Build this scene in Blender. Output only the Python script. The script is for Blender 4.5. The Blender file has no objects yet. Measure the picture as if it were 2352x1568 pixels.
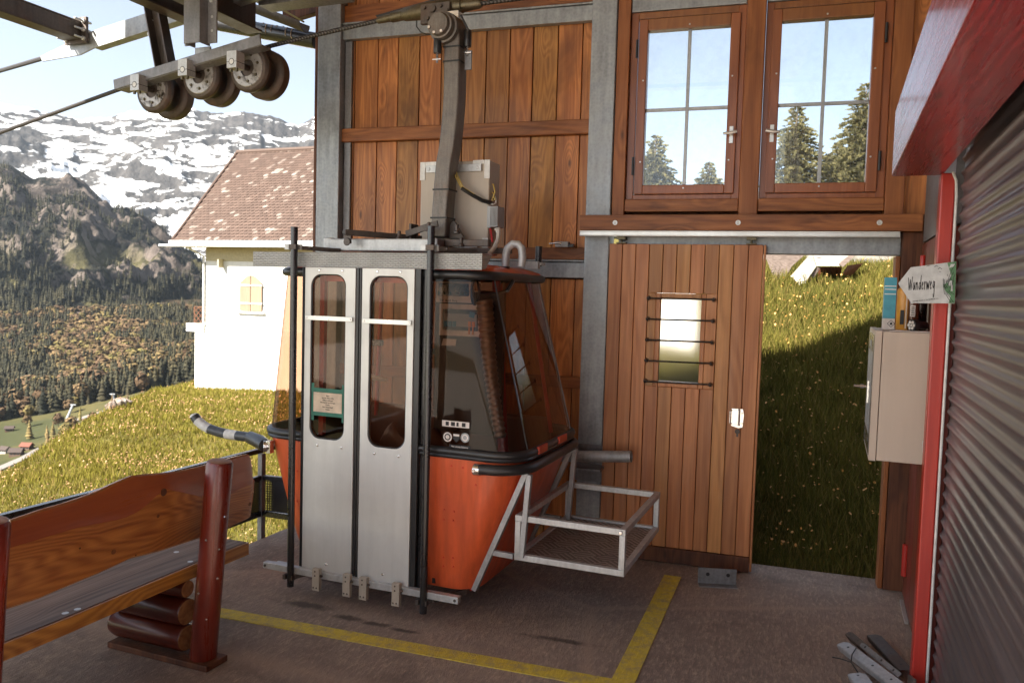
import bpy, bmesh, math, random
import numpy as np
from mathutils import Vector, Matrix, noise as mnoise
random.seed(7); rng = np.random.default_rng(11)
V = Vector; R = math.radians; PI = math.pi
sc = bpy.context.scene; COL = sc.collection

# ------------------------------------------------------------------ camera
IW, IH, F = 2352.0, 1568.0, 1840.0
PITCH, YAW, ROLL = math.atan(0.0605), R(21.75), 0.028
CAM = V((0, 0, 1.66))
_f = V((-math.sin(YAW)*math.cos(PITCH), math.cos(YAW)*math.cos(PITCH), -math.sin(PITCH)))
_r = V((math.cos(YAW), math.sin(YAW), 0)); _u = _r.cross(_f)
_R = math.cos(ROLL)*_r + math.sin(ROLL)*_u
_U = -math.sin(ROLL)*_r + math.cos(ROLL)*_u
cd = bpy.data.cameras.new('camera'); cam = bpy.data.objects.new('camera', cd); COL.objects.link(cam)
m = Matrix.Identity(4)
for i in range(3):
    m[i][0] = _R[i]; m[i][1] = _U[i]; m[i][2] = -_f[i]; m[i][3] = CAM[i]
cam.matrix_world = m
cd.sensor_width = 36; cd.sensor_fit = 'HORIZONTAL'; cd.lens = F/IW*36
cd.clip_start = 0.05; cd.clip_end = 60000
cd.dof.use_dof = True; cd.dof.focus_distance = 4.3; cd.dof.aperture_fstop = 5.0
sc.camera = cam

# measuring helpers: where a sight line meets a level / a vertical plane
def ray(u, v): return _f*F + _R*(u-IW/2) - _U*(v-IH/2)
def onz(u, v, z=0.0):
    d = ray(u, v); return CAM + d*((z-CAM.z)/d.z)
def ony(u, v, y):
    d = ray(u, v); return CAM + d*((y-CAM.y)/d.y)
def onx(u, v, x):
    d = ray(u, v); return CAM + d*((x-CAM.x)/d.x)
WA = R(4); WP0 = V((-.45, 4.985, 0)); WX = V((math.cos(WA), math.sin(WA), 0)); WN = V((math.sin(WA), -math.cos(WA), 0))
def WP(s, n, z): return WP0 + WX*s + WN*n + V((0, 0, z))

# ------------------------------------------------------------------ mesh helpers
class MB:
    def __init__(s): s.v = []; s.f = []; s.m = []; s.mi = 0
    def add(s, vs, fs):
        o = len(s.v); s.v += [tuple(p) for p in vs]
        for f in fs: s.f.append([i+o for i in f]); s.m.append(s.mi)
BOXF = [(0,3,2,1),(4,5,6,7),(0,1,5,4),(1,2,6,5),(2,3,7,6),(3,0,4,7)]
def bx(b, x0, x1, y0, y1, z0, z1):
    b.add([(x0,y0,z0),(x1,y0,z0),(x1,y1,z0),(x0,y1,z0),(x0,y0,z1),(x1,y0,z1),(x1,y1,z1),(x0,y1,z1)], BOXF)
def wb(b, s0, s1, n0, n1, z0, z1):      # box in the rotated wall frame, n0 = back, n1 = front
    b.add([WP(s0,n1,z0),WP(s1,n1,z0),WP(s1,n0,z0),WP(s0,n0,z0),WP(s0,n1,z1),WP(s1,n1,z1),WP(s1,n0,z1),WP(s0,n0,z1)], BOXF)
def beam(b, p0, p1, w, h, up=V((0,0,1))):  # rectangular bar from p0 to p1
    p0 = V(p0); p1 = V(p1); d = (p1-p0).normalized(); s = d.cross(up)
    if s.length < 1e-4: s = d.cross(V((0,1,0)))
    s.normalize(); t = s.cross(d).normalized(); s = s*(w/2); t = t*(h/2)
    b.add([p0-s-t,p0+s-t,p0+s+t,p0-s+t,p1-s-t,p1+s-t,p1+s+t,p1-s+t], [(0,1,2,3),(7,6,5,4),(0,4,5,1),(1,5,6,2),(2,6,7,3),(3,7,4,0)])
def tube(b, pts, r, n=10, caps=True, closed=False):
    pts = [V(p) for p in pts]; N = len(pts); rs = r if isinstance(r, (list, tuple)) else [r]*N
    prev = None; rings = []
    for i, p in enumerate(pts):
        if closed: d = pts[(i+1) % N]-pts[i-1]
        else: d = pts[min(i+1, N-1)]-pts[max(i-1, 0)]
        d.normalize()
        if prev is None:
            a = d.cross(V((0,0,1)));
            if a.length < 1e-3: a = d.cross(V((1,0,0)))
        else: a = prev - d*prev.dot(d)
        a.normalize(); prev = a; c = d.cross(a)
        rings.append([p + (a*math.cos(2*PI*k/n)+c*math.sin(2*PI*k/n))*rs[i] for k in range(n)])
    loft(b, rings, caps and not closed, closed)
def loft(b, rings, caps=False, closed=False, skip=None):
    n = len(rings[0]); N = len(rings); vs = [p for r in rings for p in r]; fs = []
    for i in range(N if closed else N-1):
        j = (i+1) % N
        for k in range(n):
            l = (k+1) % n
            if skip and skip(vs[i*n+k], vs[i*n+l]): continue
            fs.append((i*n+k, i*n+l, j*n+l, j*n+k))
    if caps: fs.append(tuple(range(n-1, -1, -1))); fs.append(tuple(range((N-1)*n, N*n)))
    b.add(vs, fs)
def lathe(b, c, ax, prof, n=24, caps=True):   # prof: (distance along ax, radius)
    c = V(c); ax = V(ax).normalized(); a = ax.cross(V((0,0,1)))
    if a.length < 1e-3: a = V((1,0,0))
    a.normalize(); d = ax.cross(a)
    loft(b, [[c+ax*t+(a*math.cos(2*PI*k/n)+d*math.sin(2*PI*k/n))*max(r, 1e-4) for k in range(n)] for t, r in prof], caps)
def cyl(b, p0, p1, r, n=12): tube(b, [p0, p1], r, n)
def prism(b, poly, ex):
    n = len(poly); poly = [V(p) for p in poly]; ex = V(ex)
    b.add(poly+[p+ex for p in poly], [tuple(range(n-1,-1,-1)), tuple(range(n, 2*n))]+[(i,(i+1)%n,(i+1)%n+n,i+n) for i in range(n)])
def sphere(b, c, r, n=10, sz=1.0):
    c = V(c); lathe(b, c, (0,0,1), [(-r*sz*math.cos(PI*i/n), r*math.sin(PI*i/n)) for i in range(n+1)], 2*n, False)
def rrect(w, h, r, n=6):                     # rounded rectangle outline round (0,0)
    o = []
    for cx, cy, a in ((w/2-r,h/2-r,0),(-w/2+r,h/2-r,90),(-w/2+r,-h/2+r,180),(w/2-r,-h/2+r,270)):
        for i in range(n+1):
            t = R(a+90*i/n); o.append((cx+r*math.cos(t), cy+r*math.sin(t)))
    return o
def plate_hole(b, P, x0, x1, z0, z1, hole, th):   # upright plate with one hole; P(x, z, depth) -> point
    cx, cz = (sum(p[0] for p in hole)/len(hole), sum(p[1] for p in hole)/len(hole))
    inner = list(hole); outer = []
    n = len(inner)
    for p in inner:
        dx, dz = p[0]-cx, p[1]-cz
        sx = ((x1-cx) if dx > 0 else (x0-cx))/dx if abs(dx) > 1e-6 else 1e9
        sz = ((z1-cz) if dz > 0 else (z0-cz))/dz if abs(dz) > 1e-6 else 1e9
        s = min(sx, sz); outer.append([cx+dx*s, cz+dz*s])
    for X, Z in ((x0,z0),(x1,z0),(x0,z1),(x1,z1)):
        k = min(range(n), key=lambda i: (outer[i][0]-X)**2+(outer[i][1]-Z)**2); outer[k] = [X, Z]
    vs = [P(x,z,0) for x,z in inner]+[P(x,z,0) for x,z in outer]+[P(x,z,th) for x,z in inner]+[P(x,z,th) for x,z in outer]; fs = []
    for i in range(n):
        j = (i+1) % n
        fs += [(i,j,n+j,n+i),(2*n+j,2*n+i,3*n+i,3*n+j),(j,i,2*n+i,2*n+j),(n+i,n+j,3*n+j,3*n+i)]
    b.add(vs, fs)

ORG = {}
def org(o): return ORG[o.name]
def obj(name, b, mats, parent=None, bevel=0.0, smooth=False, seg=2, ang=40):
    if not isinstance(mats, (list, tuple)): mats = [mats]
    if parent is not None: o0 = org(parent)
    else:
        a = np.array(b.v); o0 = V(((a[:,0].min()+a[:,0].max())/2, (a[:,1].min()+a[:,1].max())/2, a[:,2].min()))
    me = bpy.data.meshes.new(name); me.from_pydata([(p[0]-o0.x, p[1]-o0.y, p[2]-o0.z) for p in b.v], [], b.f)
    for mt in mats: me.materials.append(mt)
    if len(mats) > 1: me.polygons.foreach_set('material_index', b.m)
    bmm = bmesh.new(); bmm.from_mesh(me); bmesh.ops.recalc_face_normals(bmm, faces=bmm.faces); bmm.to_mesh(me); bmm.free()
    if smooth:
        me.polygons.foreach_set('use_smooth', [True]*len(me.polygons))
        try: me.set_sharp_from_angle(angle=R(ang))
        except Exception: pass
    o = bpy.data.objects.new(name, me); COL.objects.link(o)
    if parent is not None: o.parent = parent
    else: o.location = o0
    ORG[o.name] = o0
    if bevel:
        md = o.modifiers.new('bevel', 'BEVEL'); md.width = bevel; md.segments = seg; md.limit_method = 'ANGLE'; md.angle_limit = R(35)
    return o
def npobj(name, verts, faces, mat, parent=None, smooth=False, loc=None, attr=None):
    verts = np.asarray(verts, np.float64); faces = np.asarray(faces, np.int32); k = faces.shape[1]
    o0 = org(parent) if parent is not None else (V(loc) if loc is not None else V((0,0,0)))
    verts = verts - np.array(o0)
    me = bpy.data.meshes.new(name); me.vertices.add(len(verts)); me.vertices.foreach_set('co', verts.astype(np.float32).ravel())
    me.loops.add(faces.size); me.loops.foreach_set('vertex_index', faces.ravel())
    me.polygons.add(len(faces)); me.polygons.foreach_set('loop_start', np.arange(0, faces.size, k, dtype=np.int32))
    try: me.polygons.foreach_set('loop_total', np.full(len(faces), k, np.int32))
    except Exception: pass
    if smooth: me.polygons.foreach_set('use_smooth', np.ones(len(faces), bool))
    me.update(calc_edges=True); me.validate()
    if attr is not None:
        a = me.attributes.new('tone', 'FLOAT', 'POINT'); a.data.foreach_set('value', np.asarray(attr, np.float32))
    me.materials.append(mat); o = bpy.data.objects.new(name, me); COL.objects.link(o)
    if parent is not None: o.parent = parent
    else: o.location = o0
    ORG[o.name] = o0
    return o
def thing(name, loc, label, cat, group=None):
    o = bpy.data.objects.new(name, None); o.empty_display_size = .1; COL.objects.link(o); o.location = loc; ORG[o.name] = V(loc)
    return tag(o, label, cat, group)
def tag(o, label, cat, group=None):
    o['label'] = label; o['category'] = cat
    if group: o['group'] = group
    return o
def struct(o, kind='structure'): o['kind'] = kind; return o
def copy_tree(o, parent=None):
    c = o.copy(); COL.objects.link(c); ORG[c.name] = ORG[o.name]
    if parent is not None: c.parent = parent
    for ch in list(o.children): copy_tree(ch, c)
    return c

# ------------------------------------------------------------------ material helpers
class NT:
    def __init__(s, name):
        s.mat = bpy.data.materials.new(name); s.mat.use_nodes = True; s.t = s.mat.node_tree; s.t.nodes.clear()
        s.out = s.n('ShaderNodeOutputMaterial')
    def n(s, ty, props=None, **ins):
        nd = s.t.nodes.new(ty)
        for k, v in (props or {}).items(): setattr(nd, k, v)
        for k, v in ins.items():
            key = k.replace('_', ' ') if not k.startswith('i') or not k[1:].isdigit() else int(k[1:])
            s.set(nd.inputs[key], v)
        return nd
    def set(s, sock, v):
        if hasattr(v, 'links'): s.t.links.new(v, sock)
        else:
            try: sock.default_value = v
            except Exception:
                sock.default_value = tuple(v)+(1,)
    def math(s, op, a, b=0.0, clamp=False):
        nd = s.n('ShaderNodeMath', {'operation': op, 'use_clamp': clamp}); s.set(nd.inputs[0], a); s.set(nd.inputs[1], b); return nd.outputs[0]
    def mix(s, f, a, b, mode='MIX'):
        nd = s.n('ShaderNodeMix', {'data_type': 'RGBA', 'blend_type': mode}); s.set(nd.inputs[0], f)
        for k, v in ((6, a), (7, b)):
            if not hasattr(v, 'links') and len(v) == 3: v = tuple(v)+(1,)
            s.set(nd.inputs[k], v)
        return nd.outputs[2]
    def ramp(s, f, a, b, lo=0.0, hi=1.0):
        nd = s.n('ShaderNodeMapRange', {'clamp': True}); s.set(nd.inputs[0], f)
        for k, v in ((1, a), (2, b), (3, lo), (4, hi)): nd.inputs[k].default_value = v
        return nd.outputs[0]
    def coord(s, kind='Object'): return s.n('ShaderNodeTexCoord').outputs[kind]
    def mapping(s, vec, scale=(1,1,1), rot=(0,0,0), loc=(0,0,0)):
        nd = s.n('ShaderNodeMapping'); s.set(nd.inputs[0], vec); nd.inputs[1].default_value = loc; nd.inputs[2].default_value = rot; nd.inputs[3].default_value = scale; return nd.outputs[0]
    def noise(s, vec, scale=5.0, detail=3.0, rough=.55, dist=0.0):
        nd = s.n('ShaderNodeTexNoise'); s.set(nd.inputs['Vector'], vec); nd.inputs['Scale'].default_value = scale; nd.inputs['Detail'].default_value = detail
        nd.inputs['Roughness'].default_value = rough; nd.inputs['Distortion'].default_value = dist; return nd.outputs[0]
    def voro(s, vec, scale=5.0, feat='F1', rnd=1.0, out=0):
        nd = s.n('ShaderNodeTexVoronoi', {'feature': feat}); s.set(nd.inputs['Vector'], vec); nd.inputs['Scale'].default_value = scale; nd.inputs['Randomness'].default_value = rnd; return nd.outputs[out]
    def island(s): return s.n('ShaderNodeNewGeometry').outputs['Random Per Island']
    def bump(s, h, strength=.3, dist=.01):
        nd = s.n('ShaderNodeBump'); s.set(nd.inputs['Height'], h); nd.inputs['Strength'].default_value = strength; nd.inputs['Distance'].default_value = dist; return nd.outputs[0]
    def bsdf(s, col, rough=.5, metal=0.0, normal=None, coat=0.0, spec=.5, **kw):
        nd = s.n('ShaderNodeBsdfPrincipled'); 
        if not hasattr(col, 'links') and len(col) == 3: col = tuple(col)+(1,)
        s.set(nd.inputs['Base Color'], col); s.set(nd.inputs['Roughness'], rough); s.set(nd.inputs['Metallic'], metal)
        s.set(nd.inputs['Coat Weight'], coat); s.set(nd.inputs['Specular IOR Level'], spec); nd.inputs['Coat Roughness'].default_value = .15
        if normal is not None: s.set(nd.inputs['Normal'], normal)
        for k, v in kw.items(): s.set(nd.inputs[k.replace('_', ' ')], v)
        s.t.links.new(nd.outputs[0], s.out.inputs[0]); return nd

def sc3(axis, a, b): return {'X': (b,a,a), 'Y': (a,b,a), 'Z': (a,a,b)}[axis]
def wood(name, light, dark, axis='Z', rough=.5, coat=0.0, rings=22.0, knots=1.0, stain=.5, vary=.5, worn=0.0, bump=.25, big=1.0):
    t = NT(name); isl = t.island(); c = t.coord()
    off = t.n('ShaderNodeCombineXYZ', i0=t.math('MULTIPLY', isl, 37.3), i1=t.math('MULTIPLY', isl, 71.7), i2=t.math('MULTIPLY', isl, 53.1)).outputs[0]
    v = t.n('ShaderNodeVectorMath', {'operation': 'ADD'}, i0=c, i1=off).outputs[0]
    # knots pull the grain aside
    kv = t.voro(t.mapping(v, sc3(axis, 5.5/big, 1.9/big)), 1.0)
    kn = t.ramp(kv, .02, .30, 1.0, 0.0)
    lo = t.noise(t.mapping(v, sc3(axis, 5.0/big, .55/big)), 1.0, 2.0, .5, .35)
    field = t.math('ADD', lo, t.math('MULTIPLY', kn, .22*knots))
    ring = t.math('ADD', t.math('MULTIPLY', t.math('SINE', t.math('MULTIPLY', field, rings*4)), .5), .5)
    fib = t.noise(t.mapping(v, sc3(axis, 48, 1.3)), 1.0, 5.0, .72)
    st = t.noise(t.mapping(v, sc3(axis, 3.2, .8)), 1.0, 4.0, .65, .8)
    k = t.math('ADD', t.math('MULTIPLY', ring, .26), t.math('MULTIPLY', fib, .93))
    k = t.ramp(k, .30, .88)
    col = t.mix(k, light, dark)
    col = t.mix(t.math('MULTIPLY', t.ramp(st, .48, .68), stain), col, tuple(x*.40 for x in dark))
    sm = t.noise(t.mapping(v, sc3(axis, 14, 1.5)), 1.0, 6.0, .75, 1.2)
    col = t.mix(t.math('MULTIPLY', t.ramp(sm, .56, .70), stain*.7), col, tuple(x*.35 for x in dark))
    if knots > 0:
        core = t.ramp(kv, .035, .085, 1.0, 0.0)
        col = t.mix(t.math('MULTIPLY', core, .85), col, tuple(x*.22 for x in dark))
    if worn > 0:
        wn = t.noise(t.mapping(v, sc3(axis, 9, 1.2)), 1.0, 5.0, .7)
        col = t.mix(t.math('MULTIPLY', t.ramp(wn, .5, .75), worn), col, (.42, .30, .22))
    hv = t.n('ShaderNodeHueSaturation', Color=col); t.set(hv.inputs['Value'], t.ramp(isl, 0, 1, 1-vary*.5, 1+vary*.55))
    t.set(hv.inputs['Hue'], t.ramp(t.math('FRACT', t.math('MULTIPLY', isl, 7.31)), 0, 1, .492, .508))
    b = t.bump(t.math('ADD', t.math('MULTIPLY', fib, .6), t.math('MULTIPLY', ring, .25)), bump, .004)
    t.bsdf(hv.outputs[0], t.ramp(fib, .2, .8, rough-.08, rough+.12), 0, b, coat)
    return t.mat
def galv(name, col=(.42,.44,.46), rough=.42, metal=.75, spot=.35, rust=0.0, scale=1.0):
    t = NT(name); c = t.coord(); n1 = t.noise(c, 9*scale, 5, .6); n2 = t.voro(c, 70*scale); n3 = t.noise(t.mapping(c, (40,40,4)), 1.0*scale, 3)
    k = t.math('ADD', t.math('MULTIPLY', n1, .65), t.math('MULTIPLY', n2, .16)); k = t.math('ADD', k, t.math('MULTIPLY', n3, .45))
    cc = t.mix(t.ramp(k, .38, .85), tuple(x*(1-spot) for x in col), tuple(min(1, x*(1+spot*.8)) for x in col))
    if rust: cc = t.mix(t.math('MULTIPLY', t.ramp(t.noise(c, 5*scale, 6, .7), .52, .72), rust), cc, (.16,.075,.035))
    t.bsdf(cc, t.ramp(n1, .3, .7, rough-.1, rough+.15), metal, t.bump(k, .12, .003)); return t.mat
def paint(name, col, rough=.35, coat=.3, dirt=.25, metal=0.0, dirtcol=None, vary=.12, scale=1.0):
    t = NT(name); c = t.coord(); n1 = t.noise(c, 4*scale, 6, .65); n2 = t.noise(t.mapping(c, (22,22,2.2)), 1.0*scale, 4, .6)
    cc = t.mix(t.ramp(n2, .3, .7), tuple(x*(1-vary) for x in col), tuple(min(1, x*(1+vary)) for x in col))
    dc = dirtcol or tuple(x*.35 for x in col)
    cc = t.mix(t.math('MULTIPLY', t.ramp(n1, .5, .78), dirt), cc, dc)
    t.bsdf(cc, t.ramp(n1, .3, .7, rough-.06, rough+.14), metal, t.bump(t.noise(c, 30*scale, 3), .03, .004), coat); return t.mat
def plain(name, col, rough=.5, metal=0.0, coat=0.0):
    t = NT(name); n = t.noise(t.coord(), 25, 4)
    t.bsdf(t.mix(t.ramp(n, .3, .7), tuple(x*.82 for x in col), tuple(min(1, x*1.15) for x in col)), rough, metal, None, coat); return t.mat
def glass(name, tint, refl=1.0, rough=.02, dirt=0.0, f0=.04):
    t = NT(name); tr = t.n('ShaderNodeBsdfTransparent', Color=tuple(tint)+(1,)); gl = t.n('ShaderNodeBsdfGlossy', Color=(1,1,1,1), Roughness=rough)
    g = t.n('ShaderNodeNewGeometry'); dt = t.n('ShaderNodeVectorMath', {'operation': 'DOT_PRODUCT'}, i0=g.outputs['Normal'], i1=g.outputs['Incoming']).outputs['Value']
    sch = t.math('ADD', f0, t.math('MULTIPLY', 1-f0, t.math('POWER', t.math('SUBTRACT', 1.0, t.math('ABSOLUTE', dt)), 5.0)))
    mx = t.n('ShaderNodeMixShader'); t.set(mx.inputs[0], t.math('MULTIPLY', sch, refl, True)); t.set(mx.inputs[1], tr.outputs[0]); t.set(mx.inputs[2], gl.outputs[0])
    o = mx.outputs[0]
    if dirt:
        df = t.n('ShaderNodeBsdfDiffuse', Color=(.5,.47,.43,1)); m2 = t.n('ShaderNodeMixShader'); c = t.coord()
        t.set(m2.inputs[0], t.math('MULTIPLY', t.ramp(t.noise(c, 7, 8, .75), .45, .8), dirt)); t.set(m2.inputs[1], o); t.set(m2.inputs[2], df.outputs[0]); o = m2.outputs[0]
    t.t.links.new(o, t.out.inputs[0]); return t.mat
# ------------------------------------------------------------------ materials
W_PLANK = wood('planks_stained', (.54,.228,.058), (.26,.088,.020), 'Z', .5, .10, 28, 1.0, .7, .75, 0, .35)
W_DOOR = wood('door_boards', (.62,.275,.095), (.38,.140,.042), 'Z', .5, .1, 13, 0, .22, .4, .25, .3)
W_BEAMX = wood('timber_lying', (.44,.170,.042), (.19,.060,.014), 'X', .55, .05, 20, 1.0, .6, .5, 0, .4)
W_BEAMZ = wood('timber_upright', (.42,.160,.040), (.23,.074,.016), 'Z', .55, .05, 14, .6, .5, .45, 0, .4)
W_JAMB = wood('timber_jamb', (.20,.075,.026), (.075,.024,.009), 'Z', .65, 0, 16, .3, .75, .4, 0, .5)
W_SASH = wood('window_wood', (.33,.113,.031), (.21,.063,.016), 'Z', .4, .25, 14, 0, .2, .35, 0, .2)
W_BENCH = wood('bench_plank', (.58,.255,.055), (.24,.072,.014), 'Y', .36, .3, 105, .35, .30, .2, 0, .15, 2.4)
W_WANE = wood('bench_wane_edge', (.38,.115,.025), (.26,.064,.015), 'Y', .3, .5, 4, 0, .45, .2, 0, .1, 2.4)
W_SEAT = wood('bench_seat', (.23,.155,.105), (.085,.052,.034), 'Y', .65, 0, 60, .9, .35, .2, .15, .2, 2.2)
W_LOGZ = wood('bench_log', (.23,.036,.010), (.10,.014,.005), 'Z', .28, .3, 8, .3, .3, .3, 0, .12)
W_LOGX = wood('bench_leg_log', (.12,.024,.008), (.045,.008,.004), 'X', .32, .25, 8, .3, .4, .3, 0, .15)
W_END = wood('log_end', (.42,.20,.075), (.22,.085,.028), 'X', .55, 0, 30, .2, .3, .2, 0, .2)
W_RED = wood('red_beam_wood', (.42,.026,.020), (.25,.012,.010), 'Y', .24, .4, 20, .4, .15, .3, 0, .9)
W_REDP = wood('red_post_wood', (.60,.062,.022), (.44,.036,.016), 'Z', .4, .3, 12, 0, .25, .2, 0, .15)
W_REDW = wood('red_wall_wood', (.24,.040,.016), (.14,.020,.009), 'Z', .45, .15, 12, 0, .3, .3, 0, .15)
W_GREY = wood('weathered_boards', (.18,.140,.118), (.085,.062,.050), 'X', .8, 0, 16, .6, .35, .35, 0, .3)
W_WHITE = wood('bleached_boards', (.235,.225,.205), (.15,.135,.12), 'X', .8, 0, 14, .3, .2, .25, 0, .3)
W_SOFF = wood('roof_boards', (.62,.50,.36), (.46,.35,.24), 'Y', .6, 0, 14, .5, .3, .4)  # underside of the unseen roof, kept pale to bounce light down
W_SHUT = wood('shutter_wood', (.26,.19,.125), (.21,.145,.09), 'Z', .6, 0, 10, 0, .1, .2)
M_GALV = galv('galvanised', (.40,.41,.42), .42, .4); M_GALVL = galv('galvanised_pale', (.52,.53,.53), .4, .35, .3); M_GALVD = galv('galvanised_dark', (.235,.235,.245), .5, .4, .4, .15)
M_COLUMN = galv('zinc_column', (.30,.318,.335), .42, .35, .42, .03, .8)
M_STEELD = galv('brown_steel', (.105,.088,.078), .5, .55, .4, .35); M_ARM = galv('hanger_steel', (.165,.145,.128), .48, .5, .45, .3, 2.0)
M_BRASS = galv('greased_brass', (.135,.115,.075), .42, .75, .55, .3, 3.0)
M_ALU = paint('door_aluminium', (.68,.685,.66), .38, .1, .35, .2, (.46,.45,.42), .05)
M_ALUB = paint('bright_aluminium', (.66,.66,.64), .3, .1, .1, .6, None, .05)
M_RUB = paint('black_rubber', (.018,.018,.020), .38, .15, .25, 0, (.06,.055,.05)); M_BLACK = paint('black_paint', (.014,.014,.017), .25, .4, .35, 0, (.055,.05,.048))
M_ORANGE = paint('orange_paint', (.66,.105,.030), .34, .3, .45, 0, (.46,.055,.016), .20); M_REDROOF = paint('red_paint', (.66,.062,.024), .3, .4, .35, 0, (.16,.03,.02))
M_REDF = paint('red_frame_paint', (.46,.026,.016), .35, .3, .15); M_BEIGE = paint('beige_enamel', (.50,.435,.36), .5, .05, .22, 0, (.30,.21,.13), .05)
M_CAB = paint('cabinet_enamel', (.57,.475,.39), .5, .05, .06, 0, None, .03); M_CABD = paint('cabinet_dark_enamel', (.17,.155,.145), .22, .5, .2)
M_BRKT = paint('bracket_enamel', (.50,.44,.36), .45, .1, .15); M_GREYBOX = paint('grey_plastic', (.34,.35,.36), .5, .05, .2)
M_DARKIN = paint('cabin_lining', (.055,.034,.026), .5, .1, .4, 0, (.02,.014,.012)); M_LEATHER = paint('brown_seat_cover', (.16,.062,.028), .4, .1, .3)
M_WHITE = plain('white_enamel', (.72,.72,.70), .4); M_PAPER = plain('paper', (.76,.70,.66), .7); M_TAPE = plain('green_tape', (.015,.14,.095), .5); M_NOTE = plain('note_card', (.62,.50,.38), .7)
M_INK = plain('ink', (.02,.02,.022), .6); M_BLUEP = plain('blue_plastic', (.05,.22,.36), .4); M_TEAL = plain('teal_lens', (.03,.30,.30), .3); M_REDL = plain('red_lens', (.55,.03,.02), .3)
M_ORGL = plain('orange_plastic', (.75,.26,.03), .4); M_CANB = plain('blue_can', (.06,.33,.45), .4); M_CANY = plain('amber_can', (.58,.28,.04), .35); M_CANBR = plain('brown_bottle', (.085,.03,.016), .2, 0, .5)
M_DKGLS = plain('black_bottle', (.012,.010,.010), .12, 0, .6); M_LAMP = plain('lamp_lens', (.75,.75,.72), .15, .4); M_ZIP = plain('black_nylon', (.012,.012,.012), .5)
M_DUCT = paint('foil_duct', (.20,.145,.11), .32, .2, .3, .35); M_YWIRE = plain('yellow_wire', (.55,.40,.10), .5); M_WWIRE = plain('white_wire', (.62,.60,.56), .5); M_RWIRE = plain('red_wire', (.5,.02,.02), .5)
M_GREENP = plain('green_print', (.12,.26,.13), .6); M_SIGN = plain('sign_plate', (.60,.61,.61), .45); M_CHROME = plain('chrome', (.75,.75,.74), .2, .95); M_BONE = plain('clear_pvc', (.62,.58,.52), .3)
G_WIN = glass('window_glass', (.93,.96,.96), .9, .015, .08); G_CAB = glass('bronze_acrylic', (.61,.475,.385), .9, .03, .003, .016); G_DOOR = glass('door_acrylic', (.84,.74,.65), .9, .03, .004, .02); G_LID = glass('clear_lid', (.9,.92,.94), 1.0)
def _frost():
    t = NT('frosted_glass'); b = t.bsdf((.92,.90,.86), .28, 0, t.bump(t.noise(t.coord(), 60, 2), .3, .003)); b.inputs['Transmission Weight'].default_value = 1; b.inputs['IOR'].default_value = 1.12; return t.mat
G_FROST = _frost()
def _checker(name, s, col, metal=.6, rough=.42):   # raised lozenge tread plate
    t = NT(name); c = t.coord(); br = t.n('ShaderNodeTexBrick', Vector=t.mapping(c, s, (R(90),0,0))); br.offset = .5
    br.inputs['Scale'].default_value = 1; br.inputs['Mortar Size'].default_value = .16; br.inputs['Mortar Smooth'].default_value = .9; br.inputs['Brick Width'].default_value = 1.0; br.inputs['Row Height'].default_value = .5
    f = br.outputs['Fac']; n = t.noise(c, 12, 5)
    cc = t.mix(t.ramp(n, .3, .7), tuple(x*.75 for x in col), col); cc = t.mix(t.math('MULTIPLY', f, .5), cc, tuple(x*.45 for x in col))
    t.bsdf(cc, rough, metal, t.bump(t.math('SUBTRACT', 1, f), .9, .004)); return t
M_TREAD = _checker('tread_cover_plate', (34, 1, 56), (.56,.57,.56), .2).mat
def _treadfloor():
    t = NT('tread_floor_plate'); c = t.mapping(t.coord(), (1,1,1), (0,0,R(45))); w1 = t.n('ShaderNodeTexWave', Vector=c); w1.inputs['Scale'].default_value = 12
    ch = t.n('ShaderNodeTexChecker', Vector=c); ch.inputs['Scale'].default_value = 11
    w2 = t.n('ShaderNodeTexWave', {'bands_direction': 'Y'}, Vector=c); w2.inputs['Scale'].default_value = 12
    h = t.mix(ch.outputs[1], w1.outputs[0], w2.outputs[0]); n = t.noise(t.coord(), 9, 5)
    cc = t.mix(t.ramp(n, .3, .7), (.13,.107,.094), (.22,.187,.166)); cc = t.mix(t.math('MULTIPLY', t.ramp(h, .55, .9), .75), cc, (.50,.44,.40))
    t.bsdf(cc, .45, .45, t.bump(h, .7, .004)); return t.mat
M_TREADF = _treadfloor()
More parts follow.
